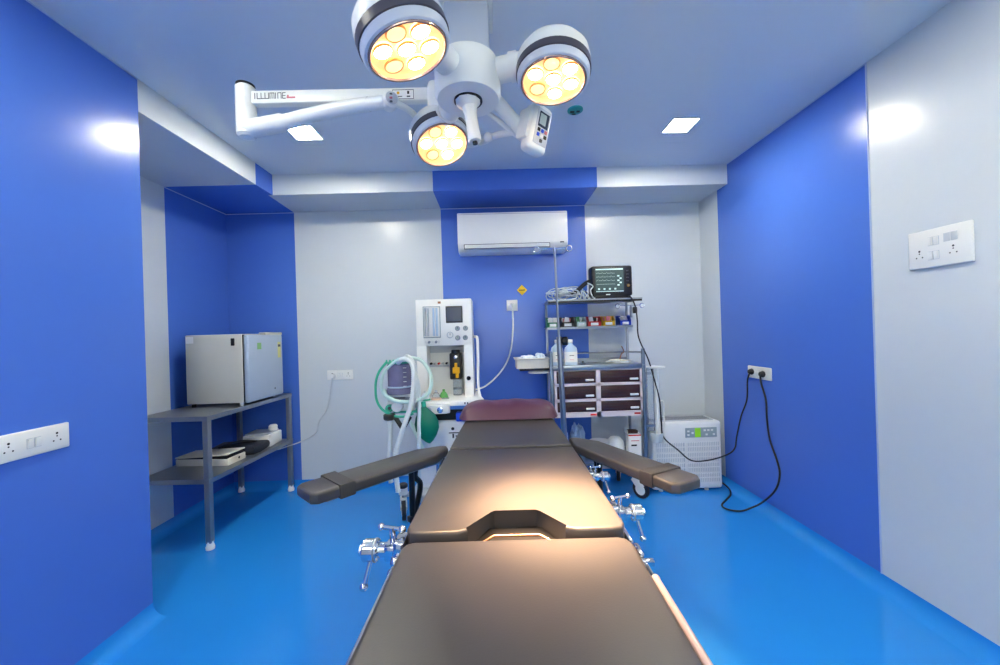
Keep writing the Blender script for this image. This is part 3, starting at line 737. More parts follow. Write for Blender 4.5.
# vaporizer
g = G(); vx, vy = -.312, 3.13
g.box(BLACK, (vx-.05, vy-.04, .985), (vx+.045, vy+.06, 1.2), .012); g.cyl(BLACK, (vx, vy-.02, 1.19), (vx, vy-.02, 1.225), .036, bev=.006)
vp = g.build('vaporizer', AN)
g = G(); g.box(YEL, (vx-.026, vy-.056, 1.035), (vx+.03, vy-.036, 1.085), .006); g.box(YEL, (vx-.010, vy-.050, 1.08), (vx+.012, vy-.036, 1.12), .004); g.cyl(YEL, (vx+.008, vy-.045, 1.0), (vx+.008, vy-.045, 1.04), .014, bev=.003); g.build('yellow_body', vp)
g = G(); g.lathe(CHROME, [(.014, 0), (.014, .01), (0, .012)], (vx, vy-.04, 1.165), (0,-1,0), 16); g.build('dial', vp)
g = G(); g.cyl(CLEAR, (vx+.005, vy-.01, .86), (vx+.005, vy-.01, .99), .035, seg=20); g.cyl(STEEL, (vx+.005, vy-.01, .905), (vx+.005, vy-.01, .92), .0352, seg=20); g.build('metering_glass', vp)
g = G()
for k, mm in enumerate((INKK, PLASG, RED, PLASG, INKK)):
    g.cyl(mm, (-.525+.032*k, ab-.17, 1.112), (-.525+.032*k, ab-.12, 1.112), .009, seg=10)
g.build('port_row', AN)
# worktop
g = G()
g.prism(GLOSSW, [(-.60, 3.33), (-.60, 2.90), (-.58, 2.865), (-.13, 2.865), (-.10, 2.89), (-.13, 3.33)], .815, .855, .01, seg=3)
g.build('worktop', AN)
g = G(); g.box(mat('blue_edge', (70,120,190), .4), (-.57, 2.875, .79), (-.125, 3.33, .816)); g.build('worktop_edge', AN)
g = G(); g.prism(GLOSSW, rounded_rect(-.54, 2.80, -.34, 2.88, .02), .775, .835, .008, seg=3); nb = g.build('outlet_block', AN)
for xx in (-.49, -.405):
    g = G(); g.lathe(CHROME if xx > -.45 else PLASG, [(.022, 0), (.022, .014), (.014, .016), (.012, .008), (0, .008)], (xx, 2.80, .805), (0,-1,0), 20); g.build('outlet_port', nb)
g = G()
for xx in (-.235, -.215): g.box(INKG, (xx, 2.863, .828), (xx+.01, 2.866, .842))
g.build('worktop_mark', AN)
g = G(); g.box(BLACK, (-.58, 2.93, .70), (-.14, 3.32, .792)); g.build('drawer_bay', AN)
g = G(); g.box(BLU, (-.30, 2.86, .70), (-.21, 2.93, .765), .008); g.build('blue_clip', AN)
g = G(); g.box(GLOSSW, (-.60, 2.90, .20), (-.13, 3.36, .70), .012, seg=3); cb = g.build('lower_cabinet', AN)
g = G(); bx, bz = -.33, .61
g.box(INKK, (bx-.03, 2.897, bz-.004), (bx+.05, 2.9, bz+.003)); g.box(INKK, (bx-.004, 2.897, bz-.04), (bx+.008, 2.9, bz-.008))
g.lathe(INKK, [(.012, 0), (0, .001)], (bx-.0, 2.8995, bz+.03), (0,-1,0), 14); g.lathe(INKK, [(.009, 0), (0, .001)], (bx+.03, 2.8995, bz-.05), (0,-1,0), 14)
g.box(INKG, (bx+.02, 2.897, bz-.03), (bx+.045, 2.9, bz-.02)); g.build('cabinet_marking', cb)
g = G(); g.box(PLASG, (-.64, 2.78, .14), (-.11, 3.40, .20), .015, seg=3); g.build('base_frame', AN)
def caster(parent, x, y, r=.07, yaw=0, white=True):
    M = Matrix.Translation((x, y, r)) @ Matrix.Rotation(yaw, 4, 'Z')
    g = G(); g.lathe(RUBBER, [(r*.78, -.014), (r*.97, -.014), (r, -.008), (r, .008), (r*.97, .014), (r*.78, .014), (r*.78, -.014)], (0,0,0), (1,0,0), 32, M=M); c = g.build('caster', parent)
    g = G(); g.lathe(PLAS, [(0, -.016), (r*.3, -.018), (r*.78, -.012), (r*.78, .012), (r*.3, .018), (0, .016)], (0,0,0), (1,0,0), 28, M=M); g.build('caster_wheel', c)
    g = G()
    P2 = [(-.6*r, .55*r), (.1*r, 1.18*r), (.9*r, 1.1*r), (1.1*r, .9*r), (.45*r, .25*r), (.1*r, -.1*r), (-.1*r, .2*r)]
    Mx = M @ Matrix(((0,0,1,0),(1,0,0,0),(0,1,0,0),(0,0,0,1)))
    g.prism(PLAS, P2, .017, .024, .002, M=Mx); g.prism(PLAS, P2, -.024, -.017, .002, M=Mx)
    g.box(PLAS, (-.024, -.1*r, 1.02*r), (.024, .95*r, 1.2*r), .006, M=M); g.cyl(STEEL, (0, .45*r, 1.1*r), (0, .45*r, 1.45*r), .012, M=M); g.build('caster_fork', c)
caster(AN, -.70, 2.84, .07, R(15)); caster(AN, -.05, 2.84, .07, R(-20)); caster(AN, -.62, 3.36, .07); caster(AN, -.12, 3.36, .07)
g = G(); g.tube(PLASG, [(-.70, 2.87, .17), (-.55, 2.9, .18)], .02, smooth=False); g.tube(PLASG, [(-.05, 2.87, .17), (-.2, 2.9, .18)], .02, smooth=False)
g.cyl(PLAS, (-.70, 2.84, .19), (-.70, 2.84, .235), .032); g.cyl(RUBBER, (-.70, 2.84, .235), (-.70, 2.84, .265), .034, bev=.008); g.build('outrigger', AN)
# pole and rail on the right
g = G(); g.tube(GLOSSW, [(-.18, 3.2, 1.325), (-.15, 3.1, 1.325), (-.132, 3.05, 1.31), (-.13, 3.04, 1.2), (-.132, 3.03, .9), (-.1, 2.95, .84)], .011, seg=12); g.build('side_handle', AN)
# absorber with bellows
AX, AY = -.705, 2.86
g = G(); g.box(PLAS, (-.80, 2.80, .905), (-.585, 2.95, .925), .006); g.box(STEELD, (-.74, 2.86, .86), (-.6, 2.93, .905), .004); g.box(PLAS, (-.805, 2.83, .79), (-.60, 2.93, .875), .02, seg=3); g.box(BAND, (-.79, 2.815, .893), (-.66, 2.84, .906), .003)
g.box(STEELD, (-.62, 2.9, .85), (-.56, 2.94, .89), .003); ab_ = g.build('absorber', AN)
g = G(); g.cyl(SMOKE, (AX, AY, .965), (AX, AY, 1.15), .086, seg=36, bev=.01); bw = g.build('bellows', AN)
for k in range(5):
    g = G(); g.box(LABEL, (AX+.045, AY-.085, .985+.033*k), (AX+.068, AY-.078, .989+.033*k)); g.build('scale_mark', bw)
g = G(); g.lathe(SMOKE, [(.088, .925), (.098, .928), (.1, .94), (.092, .965), (.086, .97)], (AX, AY, 0), seg=36); g.lathe(BOTT, [(.087, 0), (.09, .006), (.086, .012)], (AX, AY, .972), seg=36); g.build('bellows_base', AN)
g = G(); g.lathe(TEAL, [(.09, 0), (.092, .008), (.085, .014), (0, .02)], (AX, AY, 1.148), seg=36)
for k in range(7): g.cyl(TEAL, (AX-.08+.025*k, AY-.05, 1.16), (AX-.08+.025*k, AY-.05, 1.178), .006, seg=8)
g.build('bellows_cap', AN)
g = G(); g.lathe(TEAL, [(.028, 0), (.028, .03), (.02, .034), (.018, .02), (0, .02)], (-.775, 2.83, .825), (0,-1,0), 20); g.lathe(INKG, [(.012, 0), (0, .012)], (-.775, 2.81, .825), (0,-1,0), 14); g.build('green_valve', ab_)
g = G(); g.lathe(PLAS, [(.040, 0), (.040, .05), (.033, .058), (0, .058)], (-.712, 2.83, .84), (0,-1,0), 24); g.build('white_valve', ab_)
g = G(); g.cyl(BLACK, (-.77, 2.79, .748), (-.77, 2.79, .79), .045, bev=.008, seg=8); g.cyl(PLAS, (-.77, 2.80, .715), (-.77, 2.80, .752), .02); g.build('black_knob', ab_)
g = G(); g.tube(BLACK, [(-.73, 2.79, .765), (-.68, 2.78, .69)], .017, smooth=False); g.tube(BLACK, [(-.62, 2.79, .765), (-.66, 2.78, .70)], .014, smooth=False); g.build('black_lever', ab_)
g = G(); g.box(TEAL, (-.75, 2.82, .785), (-.57, 2.86, .80), .004); g.cyl(TEAL, (-.57, 2.85, .78), (-.57, 2.85, .81), .02); g.cyl(BOTT, (-.64, 2.83, .74), (-.64, 2.83, .80), .018); g.build('manifold', ab_)

# hoses
def hose(name, pts, r, m, label, corr=.09):
    g = G(); g.tube(m, pts, r, seg=10, corr=corr, pitch=.014)
    return tag(g.build(name, angle=80), label, 'hose', 'breathing hoses on the anaesthesia machine')
H = 2.72
hose('breathing_hose', [(-.80, 2.78, .965), (-.775, 2.74, .93), (-.71, H, .895), (-.64, H, .885), (-.57, 2.72, .89), (-.53, 2.75, .90)], .014, HOSE, 'pale hose curling in front of the smoked bellows base')
hose('breathing_hose', [(-.69, 2.76, 1.155), (-.65, 2.72, 1.185), (-.605, 2.70, 1.18), (-.572, 2.69, 1.14), (-.565, 2.68, 1.03), (-.585, 2.67, .88), (-.62, 2.65, .77), (-.66, 2.64, .66), (-.69, 2.63, .55), (-.695, 2.64, .4), (-.69, 2.66, .28)], .0165, HOSEW, 'thick white hose arching over the bellows and falling left of the green bag')
hose('breathing_hose', [(-.60, 2.78, 1.19), (-.53, 2.78, 1.17), (-.475, 2.77, 1.10), (-.455, 2.76, 1.03), (-.47, 2.75, .95), (-.52, 2.74, .90), (-.555, 2.75, .885)], .013, HOSE, 'pale green hose forming the loop in front of the machine recess')
hose('breathing_hose', [(-.61, 2.77, 1.18), (-.585, 2.76, 1.12), (-.55, 2.75, 1.0), (-.545, 2.74, .85), (-.548, 2.73, .7), (-.555, 2.73, .5), (-.56, 2.75, .3)], .014, HOSEW, 'white hose hanging straight down just left of the green bag')
hose('breathing_hose', [(-.77, 2.80, .72), (-.772, 2.79, .6), (-.78, 2.78, .45), (-.77, 2.78, .3)], .0165, HOSEW, 'white hose hanging from the black knob, leftmost of the hoses')
hose('breathing_hose', [(-.64, 2.81, .745), (-.61, 2.79, .70), (-.57, 2.77, .62), (-.53, 2.76, .53), (-.51, 2.77, .4)], .013, HOSE, 'short pale hose running down behind the green bag')
g = G(); g.tube(TEAL, [(-.78, 2.80, 1.165), (-.83, 2.78, 1.10), (-.855, 2.77, 1.02), (-.855, 2.77, .91), (-.83, 2.78, .84), (-.79, 2.79, .80), (-.73, 2.78, .775), (-.66, 2.78, .77), (-.60, 2.80, .785)], .009, seg=10)
tag(g.build('gas_hose'), 'thin teal hose looping round the left of the bellows', 'hose')
hose('breathing_hose', [(-.66, 2.80, 1.17), (-.62, 2.74, 1.205), (-.575, 2.73, 1.16), (-.56, 2.72, 1.05), (-.555, 2.71, .95), (-.575, 2.72, .88), (-.62, 2.73, .86)], .013, HOSEW, 'white hose in the middle of the bundle, ending at the white valve')
hose('breathing_hose', [(-.80, 2.77, .93), (-.815, 2.76, 1.0), (-.79, 2.75, 1.09), (-.73, 2.74, 1.15), (-.66, 2.73, 1.19), (-.60, 2.72, 1.17)], .011, HOSE, 'thin pale hose climbing over the left of the smoked bellows')
# reservoir bag
g = G(); pr = [(.012, .0), (.014, -.01), (.03, -.03), (.058, -.07), (.072, -.12), (.07, -.165), (.05, -.215), (.024, -.25), (.006, -.265), (0, -.267)]
pr = [(a, b_) for a, b_ in pr][::-1]
Mb = Matrix.Translation((-.515, 2.76, .845)) @ Matrix.Rotation(R(-7), 4, 'Y') @ Matrix.Diagonal((1.2, 1, 1.02, 1))
g.lathe(BAG, pr, seg=28, M=Mb, sy=.55)
g.cyl(TEAL, (0, 0, -.006), (0, 0, .03), .014, seg=14, M=Mb)
tag(g.build('breathing_bag', angle=80), 'green rubber breathing bag hanging from the anaesthesia machine', 'breathing bag')
# masks on the worktop
def mask(x, y, mcol, ring, label):
    t = thing('face_mask', (x, y, .855), label, 'face mask', 'face masks on the machine worktop'); 
    g = G(); g.lathe(mcol, [(.034, .008), (.03, .03), (.018, .05), (.010, .056), (.010, .072), (.008, .072), (.008, .05)], (x, y, .855), seg=20, sy=.8); g.build('mask_cup', t)
    g = G(); g.lathe(ring, [(.03, .0), (.04, .0), (.042, .007), (.036, .013), (.03, .01)], (x, y, .855), seg=20, sy=.8); g.build('mask_cushion', t)
mask(-.455, 2.95, CLEAR, mat('pale_pink', (225,190,170), .5), 'clear face mask with a pinkish cushion on the machine worktop')
mask(-.40, 2.98, mat('leaf_green', (95,170,90), .4), CLEAR, 'small green face mask on the machine worktop, right of the pinkish one')
mask(-.535, 2.93, HOSEW, TEAL, 'white face mask with teal cushion on the worktop under the hose loop')

# ------------------------------------------------------------------ instrument rack
RK = thing('instrument_rack', (.82, 3.25, 0), 'stainless instrument rack with drawers and raised shelves against the back wall', 'rack')
rx0, rx1, ry0, ry1 = .44, 1.205, 3.06, 3.44
P = .026
for x in (rx0, rx1-P):
    g = G(); g.box(POST, (x, ry0, .17), (x+P, ry0+P, 1.19), .003); g.build('front_post', RK)
    xr = x+(.02 if x < .8 else 0); g = G(); g.box(STEEL, (xr+.003, ry1-P, .17), (xr+P-.003, ry1-.006, 1.615), .003); g.build('rear_post', RK)
g = G(); g.box(STEEL, (rx0, ry0, 1.055), (rx1, ry1, 1.063)); g.box(STEEL, (rx0+P, ry0-.002, 1.035), (rx1-P, ry0+.004, 1.072), .002)
g.box(STEEL, (rx0, ry1-.006, 1.04), (rx1, ry1, 1.10)); g.build('worktop', RK)
g = G(); g.tube(STEEL, [(rx0+.013, ry0+.013, 1.16), (rx0+.013, ry1-.015, 1.145), (rx1-.013, ry1-.015, 1.145), (rx1-.013, ry0+.013, 1.16)], .006, smooth=False); g.build('guard_rail', RK)
g = G(); g.box(STEELD, (rx0+.015, 3.15, 1.586), (rx1+.02, ry1+.01, 1.602)); g.box(BLACK, (rx0+.013, 3.146, 1.578), (rx1+.022, 3.153, 1.594)); g.box(STEEL, (rx0+.013, 3.144, 1.594), (rx1+.024, 3.155, 1.606)); g.build('top_shelf', RK)
g = G(); g.box(STEEL, (rx0+.015, 3.26, 1.372), (rx1-.02, ry1, 1.38)); g.box(STEEL, (rx0+.013, 3.256, 1.362), (rx1-.02, 3.262, 1.382)); g.build('bin_shelf', RK)
g = G(); g.box(STEEL, (rx0, ry0, .27), (rx1, ry1, .29)); g.build('bottom_shelf', RK)
for k, (x, y) in enumerate(((rx1-.05, ry0-.01), (rx0+.05, ry0-.01), (rx1-.13, ry1-.02), (rx0+.04, ry1-.02))):
    caster(RK, x-.02*(k == 0), y, .07, R(35 if k == 0 else -20 if k == 2 else 10))
    g = G(); g.cyl(STEEL, (x-.02*(k == 0), y+.02, .1), (x, y+.02, .28), .012); g.build('caster_stem', RK)
# drawer unit
DU = thing('drawer_unit', (.82, 3.1, .68), 'six-drawer unit with maroon drawer fronts hung in the rack', 'drawer unit')
ux0, ux1, uz0, uz1, uy = rx0+P+.004, rx1-P-.004, .655, 1.034, 3.063
g = G()
g.box(PINKW, (ux0, uy+.02, uz0), (ux1, ry1-.03, uz1))
t_ = .022; cxm = (ux0+ux1)/2
g.box(PINKW, (ux0, uy, uz0), (ux0+.02, uy+.03, uz1)); g.box(PINKW, (ux1-.014, uy, uz0), (ux1, uy+.03, uz1)); g.box(PINKW, (cxm-.018, uy, uz0), (cxm+.018, uy+.03, uz1))
zs = [uz0, uz0+.125, uz0+.25, uz1-.002]
for k, z in enumerate(zs): g.box(PINKW, (ux0, uy, z), (ux1, uy+.03, z+(.04 if k == 0 else .02 if k < 3 else .006)))
g.build('frame', DU)
for c_, (a, b_) in enumerate(((ux0+.02, cxm-.018), (cxm+.018, ux1-.014))):
    for k in range(3):
        z0 = zs[k]+(.04 if k == 0 else .02); z1 = zs[k+1] - .006*(k == 2)
        g = G(); g.box(BROWN, (a+.003, uy+.004, z0+.002), (b_-.003, uy+.06, z1-.003), .003)
        for q in range(3): g.box(DARK, (a+.006, uy+.002, z0+.02+q*.024), (b_-.006, uy+.005, z0+.022+q*.024))
        dw = g.build('drawer', DU)
        g = G(); g.box(PLAS, (b_-.085, uy-.010, z0+.018), (b_-.018, uy+.004, z0+.034), .004); g.build('handle', dw)
for x in (cxm-.05, ux1-.05):
    g = G(); g.box(RED, (x-.02, uy-.001, uz0+.012), (x+.03, uy+.001, uz0+.026)); g.build('red_tab', DU)

# monitor
MN = thing('patient_monitor', (.98, 3.26, 1.602), 'black patient monitor with lit screen on top of the rack', 'monitor')
mx0, mx1, mz0, mz1, my = .823, 1.163, 1.625, 1.878, 3.17
g = G(); g.box(BLACK, (mx0, my, mz0), (mx1, my+.12, mz1), .018, seg=3); g.box(BLACK, (mx0+.015, my+.005, 1.606), (mx1-.02, my+.12, mz0+.02), .008); g.build('casing', MN)
g = G(); sx0_, sx1_, sz0_, sz1_ = mx0+.03, mx1-.075, mz0+.035, mz1-.022
g.box(SCREEN, (sx0_, my-.002, sz0_), (sx1_, my+.002, sz1_)); sc = g.build('screen', MN)
g = G(); yy = my-.0028
g.box(SCRL, (sx0_+.004, yy, sz1_-.014), (sx1_-.004, yy+.0008, sz1_-.004))
for q in range(4):
    zb = sz1_-.042-.030*q; pr_ = None
    n_ = 26
    for i in range(n_):
        xa = sx0_+.008+(.155)*i/n_; xb = sx0_+.008+(.155)*(i+1)/n_
        h_ = .007 if i % 6 == 2 and q < 3 else 0
        g.box(SCRL, (xa, yy, zb+h_), (xb, yy+.0008, zb+h_+.0014))
for q, (a, b_) in enumerate(((.182, .125), (.182, .088), (.182, .05), (.20, .105), (.20, .07))):
    g.box(SCRL, (sx0_+a, yy, sz0_+b_), (sx0_+a+.018, yy+.0008, sz0_+b_+.012))
for q in range(4): g.box(SCRL, (sx0_+.02+.045*q, yy, sz0_+.018), (sx0_+.036+.045*q, yy+.0008, sz0_+.032))
g.box(SCRL, (sx0_+.004, yy, sz0_+.002), (sx1_-.004, yy+.0008, sz0_+.008))
g.build('screen_readout', sc)
g = G()
for q in range(5): g.box(BAND, (mx1-.052, my-.003, mz1-.05-.028*q), (mx1-.032, my+.001, mz1-.04-.028*q), .001)
g.build('key_strip', MN)
g = G(); g.lathe(YEL, [(.011, 0), (.011, .01), (.008, .012), (0, .012)], (mx1-.038, my, mz0+.085), (0,-1,0), 18); g.lathe(PLASG, [(.006, .012), (0, .014)], (mx1-.038, my, mz0+.085), (0,-1,0), 12); g.build('rotary_knob', MN)
g = G(); g.box(LABEL, (sx0_+.085, my-.001, mz0+.01), (sx0_+.12, my+.001, mz0+.018)); g.build('maker_mark', MN)

# tubing pile and black hose on the shelf
g = G(); random.seed(3)
for k in range(20):
    cx_, cy_, cz_ = .605+random.uniform(-.07, .09), 3.25+random.uniform(-.03, .04), 1.635+random.uniform(.0, .055)
    a_, b_ = random.uniform(.04, .085), random.uniform(.03, .06); ph_ = random.uniform(0, PI)
    tl = random.uniform(-.75, .75)
    pts = [(cx_+a_*math.cos(t+ph_), cy_+b_*math.sin(t), max(1.608, cz_+tl*a_*math.sin(t+ph_))) for t in [i*PI/4 for i in range(8)]]
    g.tube([HOSEW, PLASG, WRAP][k % 3], pts, .0042, seg=6, closed=True)
tag(g.build('coiled_leads'), 'tangle of clear and white leads on the rack top shelf left of the monitor', 'leads')
g = G()
for k in range(7):
    x = .72+.014*k; pts = [(x, 3.21, 1.61), (x+random.uniform(-.03, .03), 3.19, 1.64), (x+random.uniform(-.03, .03), 3.22, 1.68), (x+.01, 3.25, 1.62)]
    g.tube([HOSEW, BOTT, INKG][k % 3], pts, .004, seg=6)
g.tube(HOSEW, [(.79, 3.18, 1.74), (.825, 3.15, 1.71), (.80, 3.13, 1.67), (.82, 3.14, 1.62), (.84, 3.15, 1.609)], .005, seg=6)
tag(g.build('sensor_leads'), 'white sensor leads hanging beside the left edge of the patient monitor', 'leads')
g = G(); g.tube(BLACK, [(.66, 3.22, 1.655), (.70, 3.22, 1.675), (.78, 3.22, 1.74), (.825, 3.22, 1.76)], .017, seg=12)
tag(g.build('pressure_cuff'), 'rolled black cuff leaning on the left side of the patient monitor', 'cuff')

# bins on the bin shelf
def bin_(x, w, m, label, fill):
    t = thing('storage_bin', (x, 3.29, 1.38), label, 'storage bin', 'coloured bins on the rack bin shelf'); h = .085; y0, y1 = 3.262, 3.38; s = .004
    g = G()
    g.box(m, (x-w/2, y0, 1.381), (x+w/2, y1, 1.385)); g.box(m, (x-w/2, y1-s, 1.381), (x+w/2, y1, 1.381+h))
    M = Matrix(((0,0,1,0),(1,0,0,0),(0,1,0,0),(0,0,0,1)))
    side = [(y0, 1.381), (y1, 1.381), (y1, 1.381+h), (y0+.035, 1.381+h), (y0, 1.381+h*.55)]
    g.prism(m, side, x-w/2, x-w/2+s, M=M); g.prism(m, side, x+w/2-s, x+w/2, M=M)
    g.box(m, (x-w/2, y0, 1.381), (x+w/2, y0+s, 1.381+h*.5)); b = g.build('bin_body', t)
    g = G(); g.box(LABEL, (x-w*.28, y0-.003, 1.388), (x+w*.28, y0, 1.381+h*.36), .001); g.build('bin_label', b)
    if fill: 
        g = G(); random.seed(int(x*1000))
        for k in range(5):
            Mk = Matrix.Translation((x+random.uniform(-.03, .03), 3.29+.016*k, 1.42+random.uniform(0, .012))) @ Euler((random.uniform(-.3, .3), random.uniform(-.4, .4), 0)).to_matrix().to_4x4()
            g.box(fill[k % len(fill)], (-.018, -.005, -.03), (.018, .005, .035), .003, M=Mk)
        tag(g.build('packet_pile'), 'small packets stuffed in the %s' % label.split(' on ')[0], 'packets')
bin_(.505, .10, GRN, 'green open bin on the rack bin shelf', [LABEL, WRAP])
bin_(.632, .11, BLACK, 'black open bin on the rack bin shelf', [LABEL, INKR, LABEL])
bin_(.748, .085, mat('pale_bin', (190,215,210), .4), 'pale translucent bin on the rack bin shelf', [GRN, LABEL])
bin_(.86, .115, RED, 'red open bin on the rack bin shelf', [LABEL, BLACK, RED])
bin_(.982, .105, YEL, 'yellow open bin on the rack bin shelf', [INKR, YEL, LABEL])
bin_(1.125, .095, BLU, 'blue open bin on the rack bin shelf', [PLASG])

# bottles on the work surface
def bottle(x, y, z, s, label, m=BOTT):
    t = thing('bottle', (x, y, z), label, 'bottle', 'bottles on the rack worktop')
    g = G(); g.lathe(m, [(.05*s, 0), (.056*s, .006*s), (.056*s, .13*s), (.05*s, .155*s), (.022*s, .18*s), (.018*s, .185*s), (.018*s, .2*s)], (x, y, z), seg=24, sy=.75); g.build('bottle_body', t)
    g = G(); g.cyl(m if m is not BOTT else LABEL, (x, y, z+.198*s), (x, y, z+.225*s), .02*s, seg=16, bev=.003); g.build('bottle_cap', t)
    g = G(); g.lathe(LABEL, [(.0568*s, .03*s), (.0568*s, .12*s)], (x, y, z), seg=24, sy=.76)
    g.box(INKK, (x-.02*s, y-.0445*s, z+.085*s), (x+.02*s, y-.0425*s, z+.09*s)); g.box(INKR, (x-.018*s, y-.0445*s, z+.05*s), (x+.018*s, y-.0425*s, z+.053*s)); g.build('bottle_label', t)
    return t
bottle(.525, 3.22, 1.063, .95, 'pale bottle on the rack worktop, left of its twin behind the drip pole')
bottle(.63, 3.17, 1.063, .95, 'pale labelled bottle on the rack worktop, right of its twin')
g = G(); g.cyl(CHROME, (.735, 3.2, 1.063), (.735, 3.2, 1.082), .022, bev=.003); g.cyl(BLACK, (.735, 3.2, 1.082), (.735, 3.2, 1.092), .008)
tag(g.build('metal_pot'), 'small metal pot with dark knob beside the bottles on the rack worktop', 'pot')
g = G(); random.seed(5)
for k in range(5):
    pts = [(1.08+random.uniform(-.08, .06)+.05*math.cos(t), 3.3+.06*math.sin(t)+random.uniform(-.01, .01), 1.07+.004*k) for t in [i*PI/3 for i in range(6)]]
    g.tube([CREAM, WRAP][k % 2], pts, .004, seg=6, closed=True)
g.tube(BRASS, [(1.10, 3.38, 1.07), (1.12, 3.38, 1.13), (1.15, 3.4, 1.15), (1.13, 3.4, 1.2)], .005, seg=6)
g.box(LABEL, (1.0, 3.22, 1.064), (1.13, 3.33, 1.072), .002)
tag(g.build('loose_tubing'), 'loose cream tubing lying at the right end of the rack worktop', 'tubing')

# side tray on the left of the rack
TR = thing('side_tray', (.31, 3.2, 1.04), 'white plastic tray of wrapped supplies held at the left side of the rack', 'tray')
g = G(); a = (.165, 3.08, .435, 3.30); zt, zb = 1.132, 1.055
g.box(CREAM, (a[0]+.01, a[1]+.01, zb), (a[2], a[3]-.01, zb+.004))
g.box(CREAM, (a[0]+.01, a[1]+.006, zb), (a[2], a[1]+.01, zt)); g.box(CREAM, (a[0]+.01, a[3]-.01, zb), (a[2], a[3]-.006, zt)); g.box(CREAM, (a[0]+.01, a[1]+.006, zb), (a[0]+.014, a[3]-.006, zt)); g.box(CREAM, (a[2]-.004, a[1]+.006, zb), (a[2], a[3]-.006, zt))
g.tube(CREAM, [(a[0], a[1], zt), (a[2], a[1], zt), (a[2], a[3], zt), (a[0], a[3], zt), (a[0], a[1], zt)], .006, smooth=False)
g.build('tray_body', TR)
g = G(); g.box(BLACK, (.20, 3.10, 1.035), (.44, 3.28, 1.054), .003); g.build('tray_bracket', TR)
g = G(); g.tube(GLOSSW, [(.36+.085*math.cos(t), 3.15+.07*math.sin(t), 1.018) for t in [i*PI/6 for i in range(12)]], .006, closed=True); g.build('bin_ring', TR)
def crumple(cx, cy, z, rx, ry, rz, m, name, label, cat, seed):
    random.seed(seed); g = G()
    g.ball(m, (cx, cy, z), 1, 18)
    for v in g.bm.verts:
        d = v.co-Vector((cx, cy, z)); k = 1+random.uniform(-.18, .18)
        v.co = Vector((cx+d.x*rx*k, cy+d.y*ry*k, z+max(-.3, d.z)*rz*k))
    tag(g.build(name, angle=20), label, cat)
crumple(.27, 3.19, 1.112, .085, .07, .045, WRAP, 'wrapped_supplies', 'crumpled clear wrap filling the left of the side tray', 'packaging', 2)
crumple(.375, 3.18, 1.112, .05, .06, .06, mat('pale_blue_film', (205,222,240), .3, bump=.8, bscale=60), 'wrapped_supplies', 'pale blue crumpled film at the right of the side tray', 'packaging', 4)

# things on the bottom shelf
crumple(.565, 3.26, .34, .05, .05, .16, mat('film_bag', (165,190,220), .25, bump=.6, bscale=50), 'plastic_bag', 'small clear plastic bag on the bottom rack shelf, leftmost', 'bag', 9)
crumple(.69, 3.30, .36, .07, .06, .19, mat('film_bag2', (150,178,215), .25, bump=.6, bscale=50), 'plastic_bag', 'taller clear plastic bag on the bottom rack shelf', 'bag', 11)
g = G(); g.lathe(PLAS, [(.06, 0), (.085, .12), (.09, .125), (.086, .13), (0, .12)], (.86, 3.22, .29), seg=28)
tag(g.build('basin'), 'white basin on the bottom rack shelf behind the right arm board', 'basin')
g = G(); g.lathe(PLAS, [(.07, 0), (.075, .08), (.065, .13), (.04, .16), (0, .17)], (.985, 3.20, .29), seg=28)
tag(g.build('domed_container'), 'white domed container on the bottom rack shelf beside the carton', 'container')
CT = thing('carton', (1.12, 3.16, .29), 'upright white carton with red flaps on the bottom rack shelf', 'carton')
g = G(); g.box(LABEL, (1.065, 3.10, .29), (1.168, 3.17, .495), .002); g.box(INKK, (1.085, 3.098, .40), (1.13, 3.1, .412)); g.box(INKR, (1.085, 3.098, .44), (1.15, 3.1, .446)); g.build('carton_body', CT)
g = G(); g.box(RED, (1.065, 3.098, .482), (1.168, 3.172, .492)); g.box(BROWN, (1.06, 3.12, .495), (1.15, 3.172, .52), .002); g.box(PLAS, (1.055, 3.10, .497), (1.06, 3.17, .53)); g.build('carton_flap', CT)

# suction set on the right of the rack
SU = thing('suction_set', (1.28, 3.06, .42), 'clear and white suction tube with round plate hung at the right of the rack', 'suction set')
g = G(); g.lathe(PLAS, [(.055, 0), (.072, .006), (.072, .014), (0, .018)], (1.285, 3.06, 1.03), seg=28); g.build('top_plate', SU)
g = G(); g.cyl(PLAS, (1.288, 3.06, .50), (1.288, 3.06, 1.03), .017, seg=16); g.build('white_tube', SU)
g = G(); g.box(CLEAR, (1.215, 3.05, .53), (1.265, 3.08, 1.03), .004); g.build('clear_sleeve', SU)
g = G(); g.lathe(HOSEW, [(0, 0), (.035, .004), (.05, .03), (.055, .08), (.052, .082), (.046, .03), (0, .012)], (1.275, 3.06, .435), seg=28); g.build('bowl', SU)
g = G(); g.tube(PLAS, [(1.288, 3.06, .76), (1.33, 3.05, .765), (1.335, 3.05, .7), (1.335, 3.05, .54), (1.30, 3.05, .5)], .006); g.build('side_loop', SU)
g = G(); g.box(STEEL, (1.2, 3.06, .98), (1.28, 3.075, 1.0)); g.box(STEEL, (1.2, 3.06, .56), (1.28, 3.075, .58)); g.build('mounting_bar', SU)

